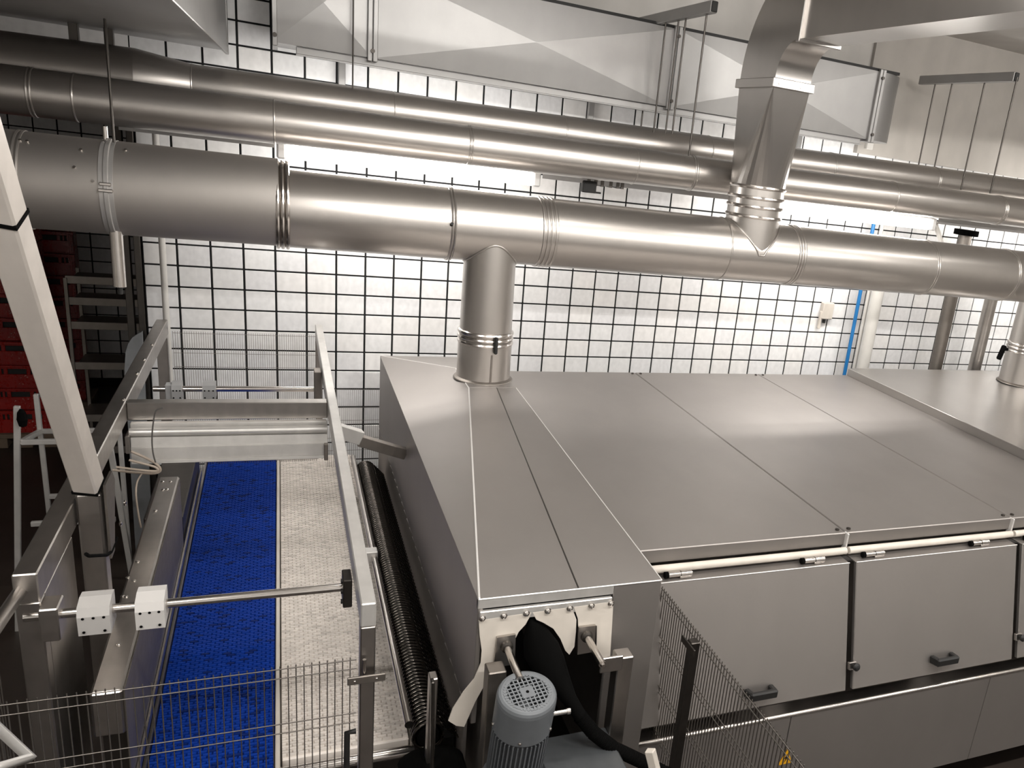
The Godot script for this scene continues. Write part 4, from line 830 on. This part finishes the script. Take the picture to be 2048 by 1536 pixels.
	a = on_z(993, 1342, zp + 0.02); m = MB.new(); m.span(Vector3(a.x - 0.03, 0.0, zp - 0.04), Vector3(a.x + 0.035, a.y, zp + 0.03), 0.004)
	solo("drive_post", m, mats.steel_dull, "square steel post standing behind the grey motor", "post")
	motor()
	# black hose whose wide rubber sleeve fills the curtain's cut-out
	m = MB.new(); var h := []; var hr := []
	for q in [[1060, 1233, 3.955, 0.005], [1064, 1248, 3.962, 0.022], [1072, 1270, 3.972, 0.050], [1082, 1298, 3.985, 0.068], [1098, 1330, 4.00, 0.064], [1118, 1362, 4.03, 0.045], [1140, 1400, 4.07, 0.028], [1160, 1432, 4.11, 0.0255], [1186, 1465, 4.14, 0.0255], [1228, 1497, 4.16, 0.0255], [1290, 1526, 4.17, 0.0255], [1380, 1570, 4.17, 0.0255]]:
		h.append(on_z(q[0], q[1], q[2])); hr.append(q[3])
	m.path(h, 0.03, 18, false, hr)
	for k in range(7, 11):
		for s2 in 14:
			var p: Vector3 = h[k].lerp(h[k + 1], s2 / 14.0); var d: Vector3 = (h[k + 1] - h[k]).normalized()
			m.lathe(p - d * 0.003, d, [Vector2(0.024, 0), Vector2(0.0280, 0.003), Vector2(0.024, 0.006)], 14)
	solo("black_hose", m, mats.rubber, "thick black hose with a wide rubber sleeve hanging from the curtain's cut-out", "hose")
	m = MB.new(); var wq := on_z(1300, 1500, 4.3); m.bar(wq, wq + Vector3(0.06, -0.22, 0.06), 0.03, 0.035); solo("pale_stub", m, mats.plastic_white, "pale bar end sticking up behind the mesh fence", "bar")
	m = MB.new(); var g0 := on_z(1118, 1425, 4.12); m.tube(g0 - Vector3(0.05, 0, 0), g0 + Vector3(0.035, 0, 0), 0.010, 12); m.tube(g0 + Vector3(0.03, 0, 0), g0 + Vector3(0.042, 0, 0), 0.013, 12); solo("pin_shaft", m, mats.steel_bright, "short bright pin sticking out behind the grey motor", "pin")
func motor() -> void:
	var c := on_z(1055, 1384, 4.25); var ax := Vector3(0.0, 0.978, 0.208).normalized()
	var t := thing("gear_motor", "grey electric motor standing upright with a round fan grille on top", "motor", Vector3(c.x, 1.0, c.z - 0.1))
	var top := c; var R := 0.103
	var m := MB.new(); var o := top - ax * 0.155
	m.lathe(o, ax, [Vector2(R * 0.985, 0), Vector2(R, 0.003), Vector2(R, 0.13), Vector2(R * 0.985, 0.143), Vector2(R * 0.94, 0.152), Vector2(R * 0.86, 0.155), Vector2(R * 0.72, 0.1555)], 56)
	m.lathe(o, ax, [Vector2(R * 0.97, 0), Vector2(R * 0.97, 0.13)], 56)
	var cowl := part(t, "fan_cowl", m, mats.motor_paint)
	# grille: a disc of crossed bars over a dark fan, solid square in the middle
	m = MB.new(); m.tube(top - ax * 0.12, top - ax * 0.07, 0.022, 16)
	for k in 6:
		var fa := TAU * k / 6.0; var fd := (Vector3.RIGHT * cos(fa) + Vector3.RIGHT.cross(ax).normalized() * sin(fa)); fd = (fd - ax * fd.dot(ax)).normalized(); m.box(top - ax * 0.095 + fd * 0.05, Vector3(0.06, 0.035, 0.004), Basis(fd, ax, fd.cross(ax)), 0.0)
	part(cowl, "fan", m, mats.motor_paint)
	var bx := Vector3.RIGHT.rotated(ax, 0.12); bx = (bx - ax * bx.dot(ax)).normalized(); var bz := ax.cross(bx)
	m = MB.new(); var gr := R * 0.735
	for k in range(-6, 7):
		var off := k * gr / 4.9; var half := sqrt(maxf(0.0, gr * gr - off * off))
		if half < 0.01: continue
		m.box(top + bx * off - ax * 0.002, Vector3(0.0046, 0.004, half * 2.0), Basis(bx, ax, bx.cross(ax)), 0.0); m.box(top + bz * off - ax * 0.0022, Vector3(half * 2.0, 0.004, 0.0046), Basis(bx, ax, bx.cross(ax)), 0.0)
	m.box(top - ax * 0.001, Vector3(gr * 0.62, 0.005, gr * 0.62), Basis(bx, ax, bx.cross(ax)), 0.001)
	for s in 40:   # rim pieces that close the corners of the grid
		var a0 := TAU * s / 40.0; var p0 := top + (bx * cos(a0) + bz * sin(a0)) * gr; m.box(p0 - ax * 0.001, Vector3(0.012, 0.005, 0.010), Basis(bx, ax, bx.cross(ax)).rotated(ax, -a0), 0.0)
	part(cowl, "fan_grille", m, mats.motor_paint)
	m = MB.new(); m.tube(top, top + ax * 0.003, 0.0055, 10); part(cowl, "hole_shade", m, mats.rubber)  # black disc painted as the dark of a hole in the grille
	for s in 5:
		var a1 := TAU * s / 5.0 + 0.5; var d := bx * cos(a1) + bz * sin(a1); m = MB.new(); screw(m, o + ax * 0.02 + d * R, d, 0.006, 0.005); part(cowl, "cowl_screw", m, mats.steel_bright)
	m = MB.new(); m.tube(o - ax * 0.24, o, R * 0.84, 40); var body := part(t, "stator", m, mats.motor_paint)
	for k in 40:
		var a2 := TAU * k / 40.0; var d2 := bx * cos(a2) + bz * sin(a2); m = MB.new()
		m.box(o - ax * 0.125 + d2 * R * 0.90, Vector3(R * 0.16, 0.23, 0.0045), Basis(d2, ax, d2.cross(ax)), 0.0); part(body, "cooling_fin", m, mats.motor_paint)
	m = MB.new(); m.lathe(o - ax * 0.31, ax, [Vector2(0, 0), Vector2(R * 1.1, 0), Vector2(R * 1.1, 0.03), Vector2(R * 0.9, 0.07), Vector2(0, 0.07)], 40); part(t, "flange", m, mats.motor_paint)
	var q := on_y(1150, 1500, 1.08); m = MB.new(); m.span(Vector3(q.x - 0.14, 0.90, q.z - 0.10), Vector3(q.x + 0.16, 1.08, q.z + 0.20), 0.008); part(t, "gearbox", m, mats.gearbox_shaded)

# ================================================================ mesh fences
func wire_fence(label: String, o: Vector3, dir: Vector3, length: float, top: float, low: float, pitch: float, r: float, rows: Array, group := "") -> Node3D:
	var t := thing("mesh_fence", label, "fence", o + dir * length * 0.5 + Vector3(0, low - o.y, 0), group)
	var vm := MB.new(); vm.tube(Vector3(0, low, 0), Vector3(0, top, 0), r, 6); var vmesh := vm.mesh()
	var n_ := int(length / pitch)
	for k in n_ + 1: inst(t, "upright_wire", vmesh, mats.fence_wire, Vector3(o.x, 0, o.z) + dir * (k * pitch) - t.position)
	var nrm := dir.cross(Vector3.UP)
	for y in rows:
		var m := MB.new(); m.tube(Vector3(o.x, y, o.z) + nrm * r * 1.9, Vector3(o.x, y, o.z) + dir * length + nrm * r * 1.9, r, 6); part(t, "cross_wire", m, mats.fence_wire)
	return t
func fences() -> void:
	var zf := 4.16
	wire_fence("wire mesh fence across the near end of the blue and white belts", Vector3(-0.80, 1.6, zf), Vector3.RIGHT, 0.995, 1.628, 0.10, 0.0222, 0.0019, [1.62, 1.587, 1.42, 1.385, 1.22, 1.19, 1.02, 0.99, 0.62, 0.30])
	var p := on_z(729, 1352, zf); var m := MB.new(); m.box(Vector3(p.x + 0.006, p.y - 0.01, zf + 0.004), Vector3(0.115, 0.028, 0.008), Basis(), 0.002); var t := thing("fence_clip", "flat steel clip holding the mesh fence to the beam's post", "clip", p); part(t, "clip_plate", m, mats.steel_dull)
	m = MB.new(); m.tube(Vector3(p.x + 0.0, p.y, zf - 0.01), Vector3(p.x + 0.0, p.y + 0.055, zf - 0.01), 0.006, 10); part(t, "clip_pin", m, mats.steel_bright)
	for s in [-0.03, 0.036]:
		m = MB.new(); screw(m, Vector3(p.x + s, p.y - 0.01, zf + 0.008), Vector3(0, 0, 1), 0.004, 0.004); part(t, "clip_screw", m, mats.steel_bright)
	m = MB.new(); m.path([on_z(712, 1462, zf + 0.02), on_z(694, 1465, zf + 0.02), on_z(693, 1536, zf + 0.02), on_z(693, 1590, zf + 0.02)], 0.009, 8); solo("fence_hook", m, mats.black, "black square hook beside the post at the white belt's end", "hook")
	wire_fence("wire mesh fence in the shade at the store side of the frame", Vector3(-0.80, 1.6, 3.80), Vector3(0, 0, 1), 0.36, 1.60, 0.10, 0.022, 0.0019, [1.58, 1.38, 1.18, 0.98])
	m = MB.new(); m.path([on_y(62, 1150, 1.74), on_y(-40, 1300, 1.74)], 0.022, 4); solo("top_rail", m, mats.steel_tube, "short square rail leading off from the frame's dim corner post", "rail")
	m = MB.new(); m.path([on_y(-30, 1432, 1.75), on_y(60, 1516, 1.75), on_y(-40, 1545, 1.75)], 0.013, 4); solo("corner_rail", m, mats.aluminium, "pale rail corner at the platform edge beside the near fence", "rail")
	# fence beside the oven drive: runs out towards the gangway
	wire_fence("wire mesh fence running out from the oven doors past the motor", Vector3(1.497, 1.4, 3.66), Vector3(0, 0, 1), 1.5, 1.452, 0.12, 0.0215, 0.0023, [1.445, 1.415, 1.23, 1.20, 1.01, 0.98, 0.79, 0.76, 0.4])
	var fp := on_x(1400, 1275, 1.497); t = thing("fence_post", "dark square post holding the fence in front of the oven doors", "post", Vector3(1.497, 0, fp.z)); m = MB.new(); m.span(Vector3(1.452, 0.0, fp.z - 0.02), Vector3(1.492, fp.y - 0.01, fp.z + 0.02), 0.003); part(t, "post", m, mats.steel_dark)
	m = MB.new(); m.span(Vector3(1.444, fp.y - 0.045, fp.z - 0.055), Vector3(1.451, fp.y - 0.015, fp.z + 0.06), 0.001); part(t, "clip_plate", m, mats.steel_dark)
	# fine mesh panels by the tiled wall
	for q in [[345, 636, 662, 0.36, "fine wire mesh panel against the tiled wall behind the belts"], [655, 772, 776, 0.50, "lower fine wire mesh panel between frame beam and hood"]]:
		var a := on_z(q[0], q[2], q[3]); var b := on_z(q[1], q[2], q[3]); var lo := 0.55
		t = thing("mesh_screen", q[4], "fence", Vector3((a.x + b.x) * 0.5, lo, q[3])); m = MB.new(); var xx := a.x
		while xx < b.x: m.box(Vector3(xx, (a.y + lo) * 0.5, q[3]), Vector3(0.0022, a.y - lo, 0.0022)); xx += 0.0135
		for row in 10: m.box(Vector3((a.x + b.x) * 0.5, a.y - 0.012 - row * 0.115 - (0.02 if row % 2 == 1 else 0.0), q[3] + 0.002), Vector3(b.x - a.x, 0.0022, 0.0022))
		var o := part(t, "mesh_wires", m, mats.steel_dull); o.set_meta("kind", "stuff")

# ================================================================ things on the tiled wall
func wall_fittings() -> void:
	var pole := func(called: String, px: float, py: float, z: float, r: float, y0: float, y1: float, mt: Material, label: String) -> void:
		var p := on_z(px, py, z); var m := MB.new(); m.tube(Vector3(p.x, y0, z), Vector3(p.x, y1, z), r, 20); solo(called, m, mt, label, "pipe")
	pole.call("wall_pipe", 326, 520, 0.10, 0.020, 0.6, 3.06, mats.pole_white, "slim pale pipe standing before the tiled wall near its end")
	pole.call("wall_pipe", 1742, 650, 0.30, 0.060, 0.0, 2.72, mats.pole_white, "thick pale pipe beside the blue hose")
	pole.call("wall_pipe", 1725, 650, 0.22, 0.018, 0.0, 3.02, mats.pole_white, "thin pale pipe between the blue hose and the thick pale pipe")
	var dq := on_z(1888, 660, 0.40); var dt := thing("wall_pipe", "dull steel pipe with a black collar, rising behind the main pipe", "pipe", Vector3(dq.x, 0, 0.40)); var dm := MB.new(); dm.tube(Vector3(dq.x, 0, 0.40), Vector3(dq.x, 2.95, 0.40), 0.062, 24); part(dt, "pipe_body", dm, mats.steel_dull)
	pole.call("wall_pipe", 1965, 670, 0.32, 0.065, 0.0, 2.72, mats.steel_tube, "broad grey pipe between the dull pipe and the far branch")
	pole.call("blue_hose", 1708, 650, 0.16, 0.018, 0.5, 3.02, mats.hose_blue, "bright blue hose hanging down the tiled wall")
	for q in [[685, 130, 0.406, "near its first joint"], [1187, 215, 0.0, "near the hanging rods"], [1607, 270, 0.0, "beside the elbow duct"]]:
		var p := on_z(q[0], q[1], 0.10); var m := MB.new(); m.span(Vector3(p.x - 0.022, 2.9, 0.02), Vector3(p.x + 0.022, 3.60, 0.06), 0.003); solo("wall_strut", m, mats.galvanised, "upright steel channel on the tiles below the long duct, " + q[3], "strut", "upright channels below the long duct")
	var m2 := MB.new(); m2.tube(Vector3(dq.x, 2.905, 0.40), Vector3(dq.x, 2.955, 0.40), 0.115, 24); part(dt, "rubber_collar", m2, mats.rubber); m2 = MB.new(); m2.tube(Vector3(dq.x, 2.68, 0.40), Vector3(dq.x, 2.71, 0.40), 0.10, 24); part(dt, "rubber_collar", m2, mats.rubber)
	m2 = MB.new(); m2.bar(on_z(1868, 440, 0.8), on_z(1885, 492, 0.8), 0.035, 0.03); solo("lamp_bracket", m2, mats.pole_white, "slanting pale strap at the end of the lamp by the collar", "bracket")
	# socket box with a switch
	var s := on_z(1652, 622, 0.02); var t := thing("switch_box", "small white switch box on the tiles beside the blue hose", "switch", s)
	m2 = MB.new(); m2.span(Vector3(s.x - 0.062, s.y - 0.075, 0.0), Vector3(s.x + 0.062, s.y + 0.085, 0.06), 0.008); part(t, "box", m2, mats.plastic_white)
	m2 = MB.new(); m2.tube(Vector3(s.x - 0.01, s.y - 0.115, 0.03), Vector3(s.x - 0.01, s.y - 0.075, 0.03), 0.016, 10); part(t, "cable_gland", m2, mats.black)
	m2 = MB.new(); m2.span(Vector3(s.x - 0.075, s.y - 0.17, 0.02), Vector3(s.x - 0.052, s.y + 0.0, 0.05), 0.004); part(t, "side_strip", m2, mats.plastic_white)
	# small pale box under the end of the long duct
	var d := on_z(1742, 285, 0.12); m2 = MB.new(); m2.span(Vector3(d.x - 0.02, d.y - 0.06, 0.0), Vector3(d.x + 0.05, d.y + 0.07, 0.10), 0.004); solo("junction_box", m2, mats.pole_white, "small pale box under the end of the long duct", "box")

# ================================================================ the store beyond the wall end
func crate_mesh(w: float, d: float, h: float) -> Array:
	var body := MB.new(); var slot_shade := MB.new()
	slot_shade.span(Vector3(-w * 0.5 + 0.02, 0.01, -d * 0.5 + 0.02), Vector3(w * 0.5 - 0.02, h - 0.03, d * 0.5 - 0.02))  # dark box painting the shade seen through the crate slots
	body.span(Vector3(-w * 0.5, 0, -d * 0.5), Vector3(w * 0.5, 0.012, d * 0.5))
	for s in [-1.0, 1.0]:
		var zf: float = s * (d * 0.5 - 0.007)
		var seg := func(x0: float, x1: float, y0: float, y1: float) -> void: body.span(Vector3(x0, y0, zf - 0.007), Vector3(x1, y1, zf + 0.007), 0.002)
		seg.call(-w * 0.5, w * 0.5, 0.0, h * 0.60); seg.call(-w * 0.5, w * 0.5, h * 0.84, h)
		for e in [[-0.5, -0.36], [-0.32, -0.28], [-0.24, -0.17], [0.17, 0.24], [0.28, 0.32], [0.36, 0.5]]: seg.call(w * e[0], w * e[1], h * 0.60, h * 0.84)
		body.span(Vector3(-w * 0.5, h * 0.9, zf - 0.007 + s * 0.006), Vector3(w * 0.5, h, zf + 0.007 + s * 0.006), 0.003)
		for x in [-0.42, 0.42]: body.span(Vector3(w * x - 0.008, 0, zf + s * 0.003 - 0.007), Vector3(w * x + 0.008, h * 0.9, zf + s * 0.003 + 0.008), 0.002)
		var xf: float = s * (w * 0.5 - 0.007)
		body.span(Vector3(xf - 0.007, 0, -d * 0.5), Vector3(xf + 0.007, h, d * 0.5), 0.002)
	return [body.mesh(), slot_shade.mesh()]
func store() -> void:
	var w := 0.40; var h := 0.212; var zc := -2.45; var cm := crate_mesh(w, 0.38, h - 0.004)
	var right := on_z(88, 720, zc + 0.19).x
	var stacks := [[right - w * 0.5, zc, 10, 0.0], [right - 0.10, zc - 0.95, 10, 0.1], [right - w * 1.5 - 0.12, zc + 0.02, 10, 0.0]]
	var words := ["bottom", "second", "third", "fourth", "fifth", "sixth", "seventh", "eighth", "ninth", "topmost"]
	var who := ["beside the step ladder, in the stack at the store opening", "in the dim stack behind the leaning tube", "in the stack against the store's side"]
	for s in stacks.size():
		var m := MB.new(); m.span(Vector3(stacks[s][0] - 0.25, 0.09, stacks[s][1] - 0.24), Vector3(stacks[s][0] + 0.25, 0.13, stacks[s][1] + 0.24), 0.004)
		for k in 3: m.span(Vector3(stacks[s][0] - 0.24 + k * 0.18, 0.0, stacks[s][1] - 0.24), Vector3(stacks[s][0] - 0.12 + k * 0.18, 0.09, stacks[s][1] + 0.24), 0.004)
		solo("pallet", m, mats.pallet_wood, "low pallet under the red crates " + ["beside the step ladder", "in the dim stack", "against the store's side"][s], "pallet", "pallets under the crates")
		for k in stacks[s][2]:
			var t := thing("red_crate", "red plastic crate, %s %s" % [words[k], who[s]], "crate", Vector3(stacks[s][0], 0.13 + k * h, stacks[s][1]), "stacked red crates")
			t.rotation.y = stacks[s][3] + 0.02 * sin(k * 2.1)
			inst(t, "shell", cm[0], mats.crate_red); inst(t, "inside", cm[1], mats.black)  # the black inside is painted shade, the crate itself is red
			if s == 0:
				var rng := RandomNumberGenerator.new(); rng.seed = 100 + k
				var fm := MB.new()
				for i in 14:
					var p := Vector3(rng.randf_range(-0.05, 0.17), rng.randf_range(0.035, h * 0.56), 0.192); var q := rng.randf_range(0.002, 0.007)
					fm.box(p, Vector3(q * rng.randf_range(1.0, 2.4), q, 0.0015), Basis(Vector3(0, 0, 1), rng.randf() * 3.0))
				var fl := inst(t, "flour_specks", fm.mesh(), mats.flour); fl.set_meta("kind", "stuff")
	# shelf rack in the dark
	var zr := -1.0; var a := on_z(130, 555, zr)
	var t := thing("shelf_rack", "steel tray rack standing in the dark store", "rack", Vector3(a.x + 0.3, 0, zr - 0.2))
	for x in [a.x, a.x + 0.62]:
		for z in [zr, zr - 0.45]:
			var m := MB.new(); m.span(Vector3(x - 0.012, 0.0, z - 0.012), Vector3(x + 0.012, a.y, z + 0.012), 0.002); part(t, "upright", m, mats.steel_dull)
	for py in [562, 604, 652, 732, 836, 900]:
		var y := on_z(200, py, zr).y; var m := MB.new(); m.span(Vector3(a.x, y - 0.03, zr - 0.45), Vector3(a.x + 0.62, y - 0.022, zr), 0.002); m.span(Vector3(a.x, y - 0.03, zr - 0.004), Vector3(a.x + 0.62, y + 0.03, zr + 0.004), 0.002); part(t, "shelf", m, mats.steel_dull)
	# rounded pale board leaning at the wall end
	var zb := 0.10; var pts := []
	for q in [[250, 830], [249, 740], [251, 705], [256, 688], [264, 676], [276, 668], [284, 664], [286, 700], [286, 830]]: pts.append(on_z(q[0], q[1], zb))
	pts[0] = Vector3(pts[0].x, 0.0, zb); pts[pts.size() - 1] = Vector3(pts[pts.size() - 1].x, 0.0, zb)
	var bm := MB.new(); bm.prism(pts, Vector3(0, 0, -0.035)); solo("rounded_board", bm, mats.plastic_grey, "rounded grey board standing in front of the tray rack", "board")
	# step ladder
	var zt := 1.0; var p0 := on_z(34, 812, zt)
	t = thing("step_ladder", "bare aluminium step ladder standing open on the dark floor", "ladder", Vector3(p0.x + 0.2, 0, zt - 0.3))
	var add := func(p: Vector3, q: Vector3, called: String) -> void:
		var m := MB.new(); m.bar(p, q, 0.026, 0.03); part(t, called, m, mats.aluminium)
	var pf := on_z(37, 1330, zt); add.call(pf, p0, "upright")
	for py in [884, 1048, 1300]:
		var y := on_z(60, py, zt).y; add.call(Vector3(p0.x, y, zt), Vector3(p0.x + 0.42, y, zt), "rung")
	var z2 := 0.45; var p1 := on_z(72, 788, z2)
	add.call(Vector3(p1.x, 0.02, z2), Vector3(p1.x, p1.y, z2), "upright")
	for py in [862, 992]:
		var y := on_z(120, py, z2).y; add.call(Vector3(p1.x, y, z2), Vector3(p1.x + 0.42, y, z2), "rung")
	add.call(Vector3(p0.x, on_z(60, 884, zt).y, zt), Vector3(p1.x, on_z(120, 862, z2).y, z2), "side_bar")
	add.call(Vector3(p0.x + 0.50, 0.02, zt), Vector3(p0.x + 0.42, on_z(60, 884, zt).y, zt), "upright"); add.call(Vector3(p1.x + 0.42, 0.02, z2), Vector3(p1.x + 0.42, on_z(120, 862, z2).y, z2), "upright")
	# black glove-like grip hung on the ladder
	var gq := on_z(44, 835, zt + 0.03); var gm := MB.new(); gm.lathe(gq - Vector3(0, 0.06, 0), Vector3.UP, [Vector2(0, 0), Vector2(0.018, 0.01), Vector2(0.026, 0.05), Vector2(0.02, 0.09), Vector2(0.008, 0.11), Vector2(0, 0.112)], 14); solo("rubber_grip", gm, mats.rubber, "black rubber grip hanging on the ladder's upright", "grip")
